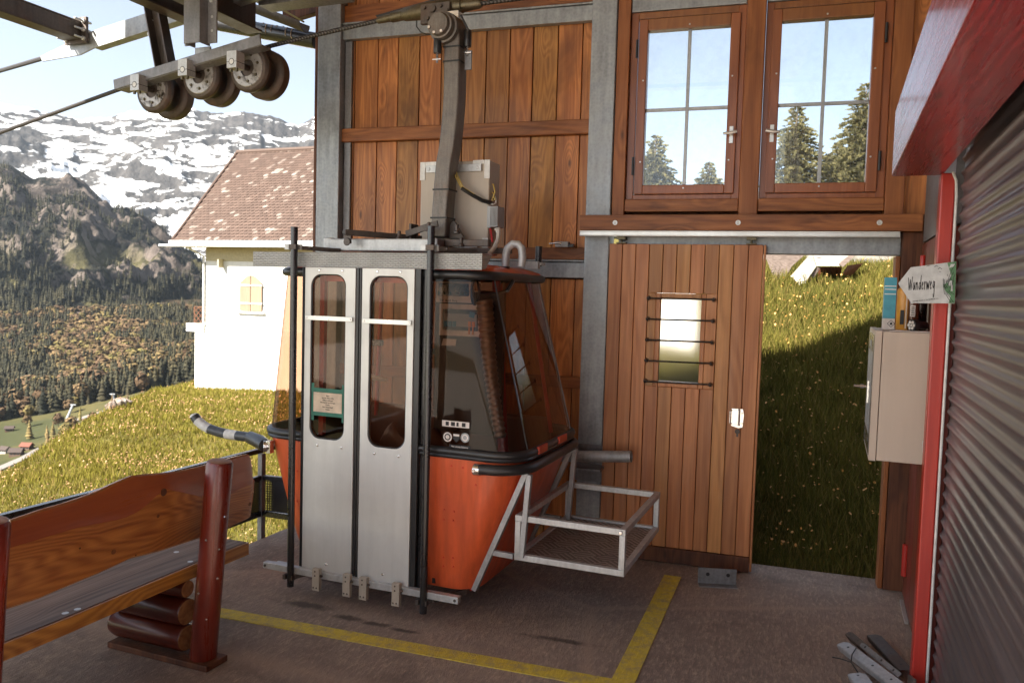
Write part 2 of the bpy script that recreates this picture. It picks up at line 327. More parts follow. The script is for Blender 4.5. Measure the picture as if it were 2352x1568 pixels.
def _concrete():
    t = NT('swept_concrete'); c = t.coord(); n1 = t.noise(c, 1.1, 6, .62, .5); n2 = t.noise(c, 9, 6, .7); fine = t.noise(t.mapping(c, (75,22,1), (0,0,R(28))), 1.0, 4, .65); gr = t.noise(c, 260, 2)
    k = t.math('ADD', t.math('MULTIPLY', n1, .55), t.math('MULTIPLY', n2, .3)); k = t.math('ADD', k, t.math('MULTIPLY', fine, .25))
    cc = t.mix(t.ramp(k, .36, .74), (.23,.187,.168), (.54,.425,.345))
    cc = t.mix(t.math('MULTIPLY', t.ramp(fine, .5, .72), .6), cc, (.72,.55,.42)); cc = t.mix(t.math('MULTIPLY', t.ramp(gr, .54, .66), .6), cc, (.075,.058,.054))
    st = t.noise(t.mapping(c, (.9,2.2,1)), 1.0, 4, .6, .4); cc = t.mix(t.math('MULTIPLY', t.ramp(st, .60, .72), .45), cc, (.075,.062,.06))
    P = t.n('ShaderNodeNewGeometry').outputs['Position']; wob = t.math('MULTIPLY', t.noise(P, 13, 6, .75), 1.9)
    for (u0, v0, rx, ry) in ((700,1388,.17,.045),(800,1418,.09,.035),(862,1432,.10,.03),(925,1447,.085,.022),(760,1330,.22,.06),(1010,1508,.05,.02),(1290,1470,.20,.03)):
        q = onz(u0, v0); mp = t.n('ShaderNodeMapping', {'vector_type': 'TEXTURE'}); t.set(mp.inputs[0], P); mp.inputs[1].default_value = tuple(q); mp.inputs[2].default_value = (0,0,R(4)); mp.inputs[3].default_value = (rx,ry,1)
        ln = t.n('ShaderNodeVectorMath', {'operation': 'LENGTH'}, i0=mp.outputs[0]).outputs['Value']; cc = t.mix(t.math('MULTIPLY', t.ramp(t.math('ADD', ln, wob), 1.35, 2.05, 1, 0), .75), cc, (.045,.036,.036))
    lines = t.voro(t.mapping(c, (.42,.55,1), (0,0,R(20))), 1.0, 'DISTANCE_TO_EDGE'); cc = t.mix(t.math('MULTIPLY', t.ramp(lines, .0, .022, 1, 0), .7), cc, (.50,.38,.30))
    h = t.math('ADD', t.math('MULTIPLY', fine, .7), t.math('MULTIPLY', gr, .5)); h = t.math('ADD', h, t.math('MULTIPLY', n2, .5))
    t.bsdf(cc, .82, 0, t.bump(h, .95, .016), 0, .35); return t.mat
M_CONC = _concrete()
def _yellow():
    t = NT('worn_yellow_paint'); c = t.coord(); n = t.noise(c, 16, 6, .72); fine = t.noise(t.mapping(c, (75,22,1), (0,0,R(28))), 1.0, 4, .65); gr = t.noise(c, 200, 2)
    cc = t.mix(t.ramp(fine, .3, .7), (.68,.53,.05), (.86,.70,.10)); wear = t.math('ADD', t.math('MULTIPLY', n, .7), t.math('MULTIPLY', gr, .35))
    cc = t.mix(t.math('MULTIPLY', t.ramp(wear, .49, .64), .7), cc, (.40,.31,.22)); t.bsdf(cc, .75, 0, t.bump(t.math('ADD', fine, gr), .7, .01)); return t.mat
M_YELLOW = _yellow()
def _curtain():
    t = NT('shutter_sheet'); c = t.coord(); n = t.noise(t.mapping(c, (2,.5,8)), 1.0, 5, .6); s = t.noise(t.mapping(c, (1,3,90)), 1.0, 3)
    cc = t.mix(t.ramp(n, .35, .7), (.100,.092,.103), (.158,.147,.160)); cc = t.mix(t.math('MULTIPLY', t.ramp(s, .5, .8), .25), cc, (.12,.10,.10))
    t.bsdf(cc, .36, .45, None, .1); return t.mat
M_CURT = _curtain()

# ------------------------------------------------------------------ platform floor and markings
b = MB(); L = [( -3.42,4.43), (-3.42,-1.2), (6,-1.2), (6,5.42)]
back = [WP(1.0,-.2,0), WP(-2.9,-.2,0)]
prism(b, [(x,y,-.55) for x,y in L[1:3]]+[(6,5.5,-.55)]+[(p.x,p.y,-.55) for p in back]+[(-3.42,4.43,-.55)], (0,0,.55))
struct(obj('floor', b, M_CONC))
b = MB(); p0 = onz(470,1400); p1 = onz(1425,1575); d = (p1-p0).normalized(); n_ = V((-d.y,d.x,0))*.048
prism(b, [(q.x,q.y,.0) for q in (p0-n_, p1-n_, p1+n_, p0+n_)], (0,0,.004)); 
c0 = p1+d*0.002; q1 = onz(1545,1323); d2 = (q1-c0).normalized(); n2 = V((-d2.y,d2.x,0))*.05
c1 = c0 - d2*.045
prism(b, [(q.x,q.y,.0) for q in (c1+n2*1.0, c1-n2, q1-n2, q1+n2)], (0,0,.0045))
struct(obj('floor_marking', b, M_YELLOW))

# ------------------------------------------------------------------ station wall
wall = thing('station_wall', WP(0,0,0), 'timber and zinc steel wall behind the cabin with two windows and a sliding door', 'wall')
def wpart(name, boxes, mat, parent=wall, bevel=.004):
    b = MB()
    for q in boxes: wb(b, *q)
    return obj(name, b, mat, parent, bevel)
TOP = 4.9
def planks(b, s_list, n0, n1, z0, z1, gap=.006):
    for a, c in zip(s_list[:-1], s_list[1:]): wb(b, a+gap/2, c-gap/2, n0, n1+random.uniform(-.002,.002), z0, z1)
S = [-2.83,-2.76,-2.579,-2.424,-2.263,-2.101,-1.938,-1.776,-1.61,-1.45,-1.282,-1.119,-1.03]
wpart('backing_sheet', [(-2.83,-1.03,-.226,-.206,-.3,TOP)], W_JAMB); wpart('backing_sheet', [(-.88,.80,-.20,-.156,2.064,2.272)], W_JAMB)  # added behind the wall to stop daylight leaking through its gaps
for nm, z0, z1 in (('plank_panel',.02,1.76),('plank_panel',1.96,2.69),('plank_panel',2.78,3.40),('plank_panel',3.62,TOP)):
    b = MB(); planks(b, S, -.15, -.125, z0, z1); wb(b, -2.83, -1.03, -.20, -.165, z0, z1); obj(nm, b, W_PLANK, wall, .003)
wpart('steel_column', [(-3.01,-2.83,-.24,-.04,-.3,TOP)], M_COLUMN, bevel=.006)
wpart('corner_strip', [(-3.035,-3.012,-.20,-.045,-.3,TOP)], W_JAMB)
wpart('steel_column', [(-1.045,-.885,-.20,-.04,0,TOP)], M_COLUMN, bevel=.006)
wpart('steel_angle', [(-2.825,-2.772,-.124,-.10,0,1.76),(-2.825,-2.772,-.124,-.10,1.97,2.69),(-2.825,-2.772,-.124,-.10,2.785,3.39)], M_GALVD)
wpart('steel_beam', [(-2.828,-1.047,-.124,-.07,3.395,3.492),(-2.828,-1.047,-.124,-.055,3.494,3.506)], M_COLUMN)
wpart('timber_rail', [(-2.828,-1.047,-.124,-.085,3.512,3.63)], W_BEAMX)
wpart('timber_rail', [(-2.842,-1.047,-.124,-.078,2.690,2.782)], W_BEAMX, bevel=.006)
wpart('timber_rail', [(-2.828,-1.047,-.124,-.09,1.886,1.963)], W_BEAMX)
wpart('timber_rail', [(-2.828,-1.047,-.124,-.09,1.048,1.122)], W_BEAMX)
wpart('steel_beam', [(-2.828,-1.047,-.124,-.07,1.768,1.868),(-2.828,-1.047,-.124,-.05,1.870,1.884)], M_COLUMN)
wpart('timber_stud', [(-.880,-.802,-.15,-.05,2.165,TOP)], W_BEAMZ); wpart('timber_stud', [(-.107,.004,-.15,-.048,2.165,TOP)], W_BEAMZ, bevel=.006)
wpart('timber_stud', [(.700,.800,-.15,-.05,2.165,TOP)], W_BEAMZ); 
wpart('timber_sill', [(-.800,-.109,-.15,-.056,2.190,2.266)], W_BEAMX); wpart('timber_sill', [(.006,.698,-.15,-.056,2.190,2.266)], W_BEAMX)
wpart('steel_header', [(-.80,-.109,-.15,-.075,3.425,3.60),(.006,.698,-.15,-.075,3.425,3.60)], M_COLUMN)
wpart('plank_panel', [(-.80,-.109,-.15,-.10,3.602,TOP),(.006,.698,-.15,-.10,3.602,TOP),(.80,1.9,-.20,-.15,2.17,TOP)], W_PLANK)
b = MB(); wb(b, -1.060,.888,-.035,.05,2.066,2.160); b.mi = 1
for s_ in (-.835,-.10,.668): lathe(b, WP(s_,.05,2.112), WN, [(0,.016),(.004,.015),(.004,.008),(.001,.007)], 16); lathe(b, WP(s_,.05,2.112), WN, [(0,.006),(.006,.005)], 8)
obj('timber_lintel', b, [W_BEAMX, M_ALUB], wall, .004)
b = MB(); wb(b, -1.056,.776,.0,.058,2.030,2.062); wb(b, -1.056,.776,.058,.062,2.030,2.036); wb(b,-1.056,.776,.058,.062,2.054,2.062); obj('door_rail', b, M_ALUB, wall, .002)
wpart('steel_header', [(-.83,.799,-.15,-.06,1.936,2.062)], M_COLUMN)
wpart('door_jamb', [(.800,.925,-.17,-.02,0,2.064),(.801,1.3,-.20,-.04,2.065,2.168),(.926,1.3,-.20,-.10,0,2.064)], W_JAMB); wpart('door_jamb_strip', [(.772,.797,-.13,-.03,0,1.93)], W_BEAMZ)
wpart('door_jamb', [(-.884,-.862,-.17,-.055,0,1.93)], W_JAMB)
def window(s0, s1, z0, z1, g0, g1, sash0, sash1, sm, zm, hand, hinge):
    b = MB()   # outer frame
    for q in ((s0,s0+.045,z0,z1),(s1-.045,s1,z0,z1),(s0+.045,s1-.045,z0,z0+.03),(s0+.045,s1-.045,z1-.04,z1)): wb(b, q[0],q[1],-.15,-.088,q[2],q[3])
    w = obj('window', b, W_SASH, wall, .003)
    gz0, gz1 = 2.356, 3.304; zz0, zz1 = 2.30, 3.375; b = MB()
    for q in ((sash0,g0,zz0,zz1),(g1,sash1,zz0,zz1),(g0,g1,zz0,gz0),(g0,g1,gz1,zz1)): wb(b, q[0],q[1],-.135,-.068,q[2],q[3])
    obj('sash', b, W_SASH, w, .005)
    b = MB(); wb(b, g0, g1, -.112, -.108, gz0, gz1); obj('pane', b, G_WIN, w)
    b = MB(); wb(b, sm-.010, sm+.010, -.119, -.101, gz0, gz1); wb(b, g0, sm-.010, -.118, -.102, zm-.010, zm+.010); wb(b, sm+.010, g1, -.118, -.102, zm-.010, zm+.010); obj('glazing_bar', b, M_GALV, w, .002)
    b = MB(); wb(b, hand-.011, hand+.011, -.068, -.062, 2.60, 2.70); cyl(b, WP(hand,-.062,2.655), WP(hand,-.03,2.655), .009); k = -1 if hinge > hand else 1
    tube(b, [WP(hand-.035*k*-1,-.03,2.662), WP(hand,-.028,2.655), WP(hand+.045*k*-1,-.032,2.652)], [.009,.011,.007], 8); obj('handle', b, M_ALUB, w, 0, True)
    for z in (2.42, 3.14):
        b = MB(); cyl(b, WP(hinge,-.062,z), WP(hinge,-.062,z+.11), .008, 8); obj('hinge', b, M_RUB, w)
    b = MB()
    for q, z in ((g0-.02,2.50),(g0-.02,3.0),(g1+.02,2.5),(g1+.02,3.0),(sm,2.335),(sm,3.325)): lathe(b, WP(q,-.068,z), WN, [(0,.006),(.003,.004)], 8)
    obj('screw_heads', b, M_ALUB, w)
window(-.800,-.109,2.268,3.423,-.693,-.197,-.748,-.140,-.441,2.824,-.168,-.757)
window(.006,.698,2.268,3.423,.096,.594,.040,.655,.344,2.821,.066,.662)
# sliding door
b = MB(); ds = [-.876+.0842*k for k in range(12)]; hz0, hz1, hs0, hs1 = 1.106, 1.686, -.572, -.268
for a, c in zip(ds[:-1], ds[1:]):
    a2, c2 = a+.0017, c-.0017; segs = [(a2,c2)] if (c2 <= hs0 or a2 >= hs1) else None
    if segs: wb(b, a2, c2, -.045, random.uniform(-.001,.001), .10, 1.986)
    else:
        for p, q in ((a2, min(c2,hs0)), (max(a2,hs1), c2)):
            if q-p > .004: wb(b, p, q, -.045, 0, hz0, hz1)
        wb(b, a2, c2, -.045, random.uniform(-.001,.001), .10, hz0); wb(b, a2, c2, -.045, random.uniform(-.001,.001), hz1, 1.986)
for q in ((-.876,hs0,.10,1.986),(hs1,.05,.10,1.986),(hs0,hs1,.10,hz0-.004),(hs0,hs1,hz1+.004,1.986)): wb(b, q[0],q[1],-.052,-.0455,q[2],q[3])  # backing strips added so no light shows between the door boards
door = obj('sliding_door', b, W_DOOR, wall, .003); door['label'] = 'narrow boarded door hung from a rail with a barred window'
wpart('edge_strip', [(.052,.066,-.045,.006,.01,1.986)], W_DOOR, door); wpart('kick_board', [(-.876,.05,-.045,.010,.006,.098)], W_JAMB, door)
b = MB()
for q in ((hs0,-.540,hz0,hz1),(-.297,hs1,hz0,hz1),(-.540,-.297,hz0,1.140),(-.540,-.297,1.650,hz1)): wb(b, q[0]+.001,q[1]-.001,-.04,.006,q[2]+.001,q[3]-.001)
obj('window_frame', b, W_DOOR, door, .003)
b = MB(); wb(b, -.540,-.297,-.024,-.018,1.140,1.650); obj('pane', b, G_FROST, door)
for k in range(5):
    z = 1.651-k*.129; b = MB(); tube(b, [WP(-.617,.024,z),WP(-.223,.024,z+.003)], .0055, 8)
    for s_ in (-.617,-.223): lathe(b, WP(s_,0,z+.001), WN, [(0,.015),(.008,.014),(.03,.009),(.034,.003)], 12)
    obj('bar', b, M_BLACK, door, 0, True)
b = MB(); prism(b, [WP(-.057+x,.001,.945+z) for x,z in ((-.034,-.05),(.012,-.062),(.034,-.055),(.040,.02),(.032,.056),(-.034,.056))], WN*.008); wb(b,-.082,-.050,.009,.020,.905,.992); cyl(b, WP(-.046,.012,.90), WP(-.046,.012,1.0), .007, 8)
for s_, z in ((-.03,.915),(-.03,.975)): lathe(b, WP(s_,.008,z), WN, [(0,.007),(.004,.005)], 8)
tube(b, [WP(-.088,.01,.99),WP(-.098,.028,.985),WP(-.098,.028,.915),WP(-.088,.01,.908)], .004, 8); obj('latch', b, M_CHROME, door, .0015)
b = MB(); lathe(b, WP(-.052,.001,.862), WN, [(0,.016),(.003,.014)], 12); wb(b,-.058,-.047,.001,.004,.83,.862); obj('keyhole_plate', b, M_STEELD, door)
for s_ in (-.80,-.02):
    b = MB(); wb(b, s_-.03, s_+.03, -.03,.02,1.987,1.994); cyl(b, WP(s_,0,1.99), WP(s_,0,2.03), .007, 8); wb(b, s_-.028, s_+.028, -.02,.025,2.012,2.029); obj('roller_hanger', b, M_BRASS, door, .001)

# pipe stub on the column, latch block on the rail, floor guide
t_ = thing('buffer_pipe', WP(-.96,0,.62), 'thick galvanised pipe jutting from behind the cabin across the steel column', 'pipe')
a = ony(1300,1047,4.80); c = ony(1450,1048,4.80); b = MB(); lathe(b, a-(c-a)*.9, (c-a), [(0,.036),((c-a).length*1.9,.036),((c-a).length*1.9,.030),((c-a).length*1.9-.06,.029)], 24, False); obj('tube', b, M_GALV, t_, 0, True)
b = MB(); wb(b, -1.06,-.86,-.039,.12,.555,.575); wb(b,-1.06,-.86,-.039,-.03,.46,.70); obj('mounting_bracket', b, M_GALVD, t_, .003)
b = MB(); wb(b, -1.235,-1.15,-.085,-.02,1.964,1.998); b.mi = 1; wb(b, -1.149,-1.115,-.08,-.03,1.964,1.985); b.mi = 2; tube(b, [WP(-1.275,-.03,1.985),WP(-1.21,-.012,1.988),WP(-1.19,-.015,1.982)], [.004,.006,.010], 8)
tag(obj('rail_clamp', b, [M_GREYBOX, M_RUB, M_CHROME], None, .003), 'small grey clamp block with a chrome pin lying on the timber rail beside the cabin', 'clamp')
b = MB(); a = V((-.655,4.672,0)); c = V((-.445,4.735,0)); d = (c-a).normalized(); n_ = V((d.y,-d.x,0))
prism(b, [a-n_*.0, c-n_*.0, c+n_*.055, a+n_*.055], (0,0,.006)); prism(b, [a, c, c-n_*.008, a-n_*.008], (0,0,.095)); b.mi = 1
for k in (.25,.78): lathe(b, a+d*((c-a).length*k)+V((0,0,.06))+n_*.0005, n_, [(0,.011),(.002,.011)], 14)
tag(obj('door_floor_guide', b, [M_GALVD, M_RUB], None, .002), 'steel angle bracket with two holes bolted to the floor at the foot of the door', 'bracket')
# ------------------------------------------------------------------ right hand side: roller shutter, red wall, cabinet
b = MB(); bx(b, .445,.60,3.80,5.06,0,2.60); bx(b,.445,.60,3.80,5.06,2.602,4.9)
sidew = thing('side_wall', (.5,4.4,0), 'narrow dark red painted wall between the door jamb and the roller shutter', 'wall')
b = MB(); yy = [3.802+.2*k for k in range(7)]
for a, c in zip(yy[:-1], yy[1:]): bx(b, .444,.475,a+.001,c-.001,.02,1.99)
bx(b,.48,.62,3.80,5.0,-.2,2.0); obj('board_panel', b, W_REDW, sidew, .002)
b = MB(); bx(b, .446,.62,3.80,5.0,2.002,4.9); obj('cement_panel', b, M_GALVD, sidew)
b = MB(); tube(b, [(.436,4.86,.16),(.436,4.86,.335)], .017, 10); obj('pull_handle', b, M_REDF, sidew, 0, True)
b = MB(); pts = [V((.43,4.15,1.02)), V((.432,4.12,.97)), V((.436,4.06,.935))]; tube(b, pts, .006, 8); tube(b, [p+V((-.008,.03,0)) for p in pts], .005, 8); obj('cable', b, M_WWIRE, sidew, 0, True)
b = MB(); bx(b,.425,.443,4.56,4.90,0,.012); obj('edge_strip', b, M_ALUB, sidew)

sh = thing('roller_shutter', (.45,1.5,0), 'closed grey brown corrugated metal roller shutter with red wooden post and header', 'roller shutter')
P_ = .0570; rows = int(2.5/P_*8); ys = [-4.0, 3.70]; vs = []; fs = []
for i in range(rows+1):
    z = 2.5*i/rows; ph = 2*PI*z/P_; x = .462+.0058*math.cos(ph) - .0016*math.cos(2*ph)+.004*mnoise.noise((0,z*1.7,3.1))
    for y in ys: vs.append((x,y,z))
for i in range(rows): fs.append((2*i,2*i+1,2*i+3,2*i+2))
b = MB(); b.add(vs, fs); obj('curtain', b, M_CURT, sh, 0, True, ang=180)
b = MB(); bx(b, .50,.60,-4,3.70,0,2.5); obj('curtain_backing', b, M_STEELD, sh)
b = MB(); bx(b, .384,.437,3.715,3.80,0,2.197); obj('post', b, W_REDP, sh, .006)
b = MB(); tube(b, [(.442,3.708,.0),(.442,3.708,2.10),(.438,3.71,2.165),(.425,3.716,2.20)], .0055, 8); obj('seal_strip', b, M_WHITE, sh, 0, True)
b = MB(); bx(b, .205,.398,-4.0,3.80,2.20,2.475); obj('header_beam', b, W_RED, sh, .004)
b = MB(); bx(b, .40,.60,-4.0,3.79,2.51,4.9); obj('header_box', b, M_STEELD, sh)

cab_ = thing('wall_cabinet', (.32,4.5,.9), 'beige metal wall cabinet with a dark door front beside the red post', 'cabinet')
cb = ony(2012,1050,4.2); ct = ony(2010,768,4.2); X0 = .193; Z0, Z1 = .905, 1.527
b = MB(); bx(b, X0+.034,.443,4.2,4.80,Z0,Z1); obj('body', b, M_CAB, cab_, .004)
b = MB(); bx(b, X0,X0+.031,4.197,4.803,Z0-.002,Z1+.002); b.mi = 1; bx(b, X0-.003,X0-.0002,4.22,4.78,Z0+.02,Z1-.02)
dr = obj('door', b, [M_CAB, M_CABD], cab_, .003)
b = MB(); z = 1.235; cyl(b, (X0-.003,4.45,z), (X0-.075,4.45,z), .007, 8); cyl(b, (X0-.03,4.45,z), (X0-.045,4.45,z), .012, 8); bx(b, X0-.012,X0-.003,4.435,4.465,z-.08,z+.03); obj('key_handle', b, M_CHROME, dr, 0, True)
b = MB(); bx(b, X0-.0045,X0-.0035,4.28,4.70,1.02,1.42); bx(b, X0-.0048,X0-.0045,4.40,4.60,1.44,1.47)
for k in range(9): bx(b, X0-.006,X0-.0046,4.32,4.32+.3*random.uniform(.4,1),1.05+.038*k,1.062+.038*k)
obj('door_label', b, M_GREYBOX, dr)

def text_mesh(body, size, ext=.0006):
    cu = bpy.data.curves.new('lettering', 'FONT'); cu.body = body; cu.size = size; cu.extrude = ext; cu.align_x = 'CENTER'; cu.align_y = 'CENTER'; cu.resolution_u = 3
    o = bpy.data.objects.new('lettering', cu); COL.objects.link(o); dg = bpy.context.evaluated_depsgraph_get(); dg.update()
    me = bpy.data.meshes.new_from_object(o.evaluated_get(dg)); bpy.data.objects.remove(o); bpy.data.curves.remove(cu)
    vs = [v.co.copy() for v in me.vertices]; fs = [tuple(p.vertices) for p in me.polygons]; bpy.data.meshes.remove(me); return vs, fs
def lettering(b, body, size, c, right, up, sx=1.0, sy=1.0, shear=0.0):
    vs, fs = text_mesh(body, size); right = V(right).normalized(); up = V(up).normalized(); nn = right.cross(up); c = V(c)
    b.add([c + right*(p.x*sx+p.y*shear) + up*(p.y*sy) + nn*p.z for p in vs], fs)

# things on top of the cabinet
zt = Z1+.002
b = MB(); a = V((.262,4.50,zt+.004))
bx(b, .236,.292,4.47,4.53,zt+.004+.052,zt+.262); b.mi = 1; bx(b, .236,.292,4.47,4.53,zt,zt+.055)
b.mi = 2
c = V((.275,4.4685,zt+.030)); 
for q0, q1 in (((0,-.017),(.017,0)),((.017,0),(0,.017)),((0,.017),(-.017,0)),((-.017,0),(0,-.017))): beam(b, c+V((q0[0],0,q0[1])), c+V((q1[0],0,q1[1])), .002, .002, V((0,1,0)))
prism(b, [c+V((x,0,z)) for x,z in ((-.005,-.006),(.005,-.006),(.006,.001),(.001,.008),(-.005,.002))], (0,-.001,0))
b.mi = 3
for z in (.20,.216,.176): bx(b, .238,.290,4.4688,4.4695,zt+z,zt+z+.005)
tag(obj('spray_can_box', b, [M_CANB, M_PAPER, M_INK, M_WHITE], None, .002), 'tall blue carton with a flame hazard diamond standing on the cabinet', 'carton')
def can(name, x, y, r, h, mats, label, cat, neck=None, extra=None):
    b = MB(); pr = [(0,r*.9),(.006,r),(h*.82,r),(h*.87,r*.92)] + ([(h*.93,r*.38),(h,r*.36)] if neck is None else neck)
    lathe(b, (x,y,zt), (0,0,1), pr, 20)
    if extra: extra(b)
    return tag(obj(name, b, mats, None, 0, True), label, cat)
def ex1(b):
    b.mi = 1; bx(b, .331,.338,4.383,4.3905,zt+.01,zt+.225)
    b.mi = 2; bx(b, .309,.326,4.381,4.3875,zt+.03,zt+.10)
can('spray_can', .326, 4.42, .034, .235, [M_CANY, M_NOTE, M_INK], 'amber spray can with a pale vertical stripe between blue carton and brown bottle', 'spray can', None, ex1)
def ex2(b):
    b.mi = 1; bx(b, .352,.374,4.377,4.383,zt+.07,zt+.125); b.mi = 2
    for k in range(5): bx(b, .356,.371,4.3755,4.377,zt+.076+.0095*k,zt+.080+.0095*k)
can('brown_bottle', .366, 4.41, .029, .22, [M_CANBR, M_PAPER, M_INK], 'brown bottle with a white barcode label behind the arrow sign', 'bottle', [(.19,.012),(.22,.011)], ex2)
def ex3(b):
    b.mi = 1; lathe(b, (.405,4.50,zt+.32), (0,0,1), [(0,.0125),(.052,.0125),(.056,.011)], 14)
can('dark_bottle', .405, 4.50, .033, .33, [M_DKGLS, M_REDF], 'tall black bottle with red cap sticking up above the arrow sign', 'bottle', [(.235,.014),(.318,.012)], ex3)
b = MB(); c = V((.352,4.27,zt+.030)); ax = V((.75,.62,0)).normalized(); lathe(b, c, ax, [(0,.026),(.004,.028),(.03,.028),(.04,.02),(.085,.019),(.088,.016)], 18); b.mi = 1
for k in range(6):
    t0 = 2*PI*k/6; s_ = ax.cross(V((0,0,1))); q = c-ax*.001+s_*math.cos(t0)*.016+V((0,0,1))*math.sin(t0)*.016; lathe(b, q, -ax, [(0,.0078),(.002,.007)], 12)
lathe(b, c-ax*.001, -ax, [(0,.0065),(.002,.006)], 12)
tag(obj('led_torch', b, [M_RUB, M_LAMP], None, 0, True), 'short black torch with clustered white lenses lying on the cabinet edge', 'torch')
b = MB(); prism(b, [(.255,4.21,zt),(.44,4.205,zt),(.44,4.38,zt),(.30,4.40,zt)], (0,0,.003)); tag(obj('leaflet', b, M_PAPER), 'crumpled pale leaflet lying flat on the beige cabinet top', 'leaflet')

# arrow sign
ys_ = 3.60; A = [ony(u,v,ys_) for u,v in ((2063,651),(2092,614),(2197,600),(2193,697),(2093,696))]
ysn = thing('arrow_sign', (A[2].x-.1, ys_, A[3].z), 'white arrow shaped hiking sign pointing left with a green village drawing', 'sign')
b = MB(); prism(b, A, (0,.006,0)); obj('plate', b, M_SIGN, ysn, .001)
b = MB(); yf = ys_-.0008
def ip(s, t):   # s across 0..1, t up 0..1 on the plate
    lo = A[4]*(1-s)+A[3]*s; hi = A[1]*(1-s)+A[2]*s; p = lo*(1-t)+hi*t; return V((p.x, yf, p.z))
def stroke(b, pts, r=.0011):
    for p, q in zip(pts[:-1], pts[1:]): beam(b, ip(*p)+V((0,0,0)), ip(*q), r, .0008, V((0,1,0)))
ex_ = (A[2]-A[1]).normalized(); HW = {'W': ([(0,1),(.22,0),(.48,.85),(.66,.02),(1,1.05)],1.25), 'a': ([(.8,.55),(.35,.6),(.05,.2),(.3,0),(.75,.5),(.72,.05),(.95,.02)],.8), 'n': ([(.1,.6),(.12,0),(.14,.35),(.45,.6),(.62,.5),(.68,0)],.75),
      'd': ([(.7,.45),(.35,.58),(.05,.2),(.3,0),(.68,.4),(.85,1.1),(.72,.02)],.82), 'e': ([(.08,.28),(.6,.42),(.4,.6),(.1,.35),(.2,.02),(.7,.12)],.7), 'r': ([(.1,.6),(.14,0),(.2,.4),(.5,.6)],.55), 'w': ([(0,.6),(.2,0),(.42,.5),(.6,.02),(.9,.62)],.95), 'g': ([(.7,.5),(.35,.6),(.08,.25),(.35,.08),(.7,.55),(.62,-.5),(.42,-.58),(.3,-.32)],.8)}
x_ = 0; tot = sum(HW[ch][1] for ch in 'Wanderweg')
for ch in 'Wanderweg':
    pl, wd_ = HW[ch]
    for off in (0, .004): stroke(b, [(-.07+(x_+p[0]*wd_*.9+p[1]*.12)/tot*.62+off, .36+p[1]*.36) for p in pl], .0013)
    x_ += wd_; obj('lettering', b, M_INK, ysn)
b = MB(); lettering(b, 'HINTERE BAHN  X  WANDERN IM TAL', .006, ip(.33,.085), ex_, (0,0,1), .9, 1.0); obj('small_print', b, M_INK, ysn)
b = MB(); prism(b, [ip(.80,.995), ip(.995,.995), ip(.995,.01), ip(.86,.01), ip(.90,.18), ip(.78,.30), ip(.72,.46), ip(.86,.52), ip(.90,.66)], (0,-.0006,0)); obj('green_print', b, M_GREENP, ysn)
b = MB()
for q in ([(.74,.40),(.82,.55),(.90,.80),(.985,.96)],[(.76,.36),(.84,.50),(.93,.74)],[(.72,.62),(.73,.42),(.76,.22)],[(.74,.60),(.76,.40)],[(.84,.42),(.84,.56),(.88,.62),(.92,.55),(.92,.42)],[(.88,.36),(.88,.5)],[(.94,.34),(.94,.62),(.97,.66)],[(.80,.26),(.88,.16),(.97,.02)],[(.78,.24),(.86,.10),(.92,.02)],[(.86,.28),(.98,.22)],[(.52,.93),(.56,.96),(.60,.93)],[(.60,.86),(.64,.90),(.69,.85)],[(.63,.80),(.66,.78)],[(.34,.97),(.42,.985)]): stroke(b, [(s,t) for s,t in q], .0016)
for q in range(22): s0 = random.uniform(.78,.97); t0 = random.uniform(.25,.75); stroke(b, [(s0,t0),(s0+random.uniform(-.02,.02),t0+random.uniform(.02,.07))], .0011)
b.v = [(p[0],p[1]-.0012,p[2]) for p in b.v]; obj('ink_drawing', b, M_INK, ysn)
b = MB()
for q in ([(.84,.86),(.95,.88),(.97,.94),(.88,.95)],[(.845,.43),(.915,.43),(.915,.55),(.845,.55)],[(.90,.30),(.94,.30),(.94,.45),(.90,.45)]):
    b = MB(); prism(b, [ip(*p)+V((0,-.0009,0)) for p in q], (0,-.0005,0)); obj('white_print', b, M_SIGN, ysn)

# scrap brackets on the floor
def bracket(pts2, w, h, label, mat=M_GALVD, lift=.0, tilt=.0, name='steel_bracket'):
    a, c = [onz(u,v,.03+lift) for u,v in pts2]; d = (c-a).normalized(); n_ = V((-d.y,d.x,0)).normalized(); up = V((0,0,1)); L = (c-a).length
    n2 = (n_*math.cos(tilt)+up*math.sin(tilt)); u2 = (up*math.cos(tilt)-n_*math.sin(tilt)); b = MB(); t = .003
    prism(b, [a, a+d*L, a+d*L+n2*w, a+d*(.02)+n2*w, a+n2*w*.7], u2*t); prism(b, [a, a+d*L, a+d*L-u2*h, a+d*.015-u2*h], n2*-t)
    b.mi = 1
    for k in (.12,.55,.85): lathe(b, a+d*L*k+n2*w*.5+u2*(t+.0004), u2, [(0,.006),(.0006,.006)], 10)
    return tag(obj(name, b, [mat, M_RUB], None, .001), label, 'bracket', 'scrap steel brackets by the shutter')
bracket([(1923,1480),(2058,1582)], .05, .025, 'long pale steel bracket nearest the camera in the scrap heap by the red post', M_GALV, .02, .3)
bracket([(1992,1458),(2066,1540)], .06, .02, 'rounded flat steel bracket lying closest to the doorway in the scrap heap', M_STEELD, .0, .1)
bracket([(1942,1456),(1985,1492)], .03, .03, 'short dark channel piece sticking out above the long pale bracket', M_STEELD, .005, .6)
bracket([(1975,1482),(2064,1555)], .022, .03, 'thin steel strip wedged between the long pale and the rounded bracket', M_GALVD, .03, .9)
bracket([(1948,1548),(1985,1600)], .07, .02, 'small square plate at the lower left of the scrap heap', M_GALV, .0, .2)
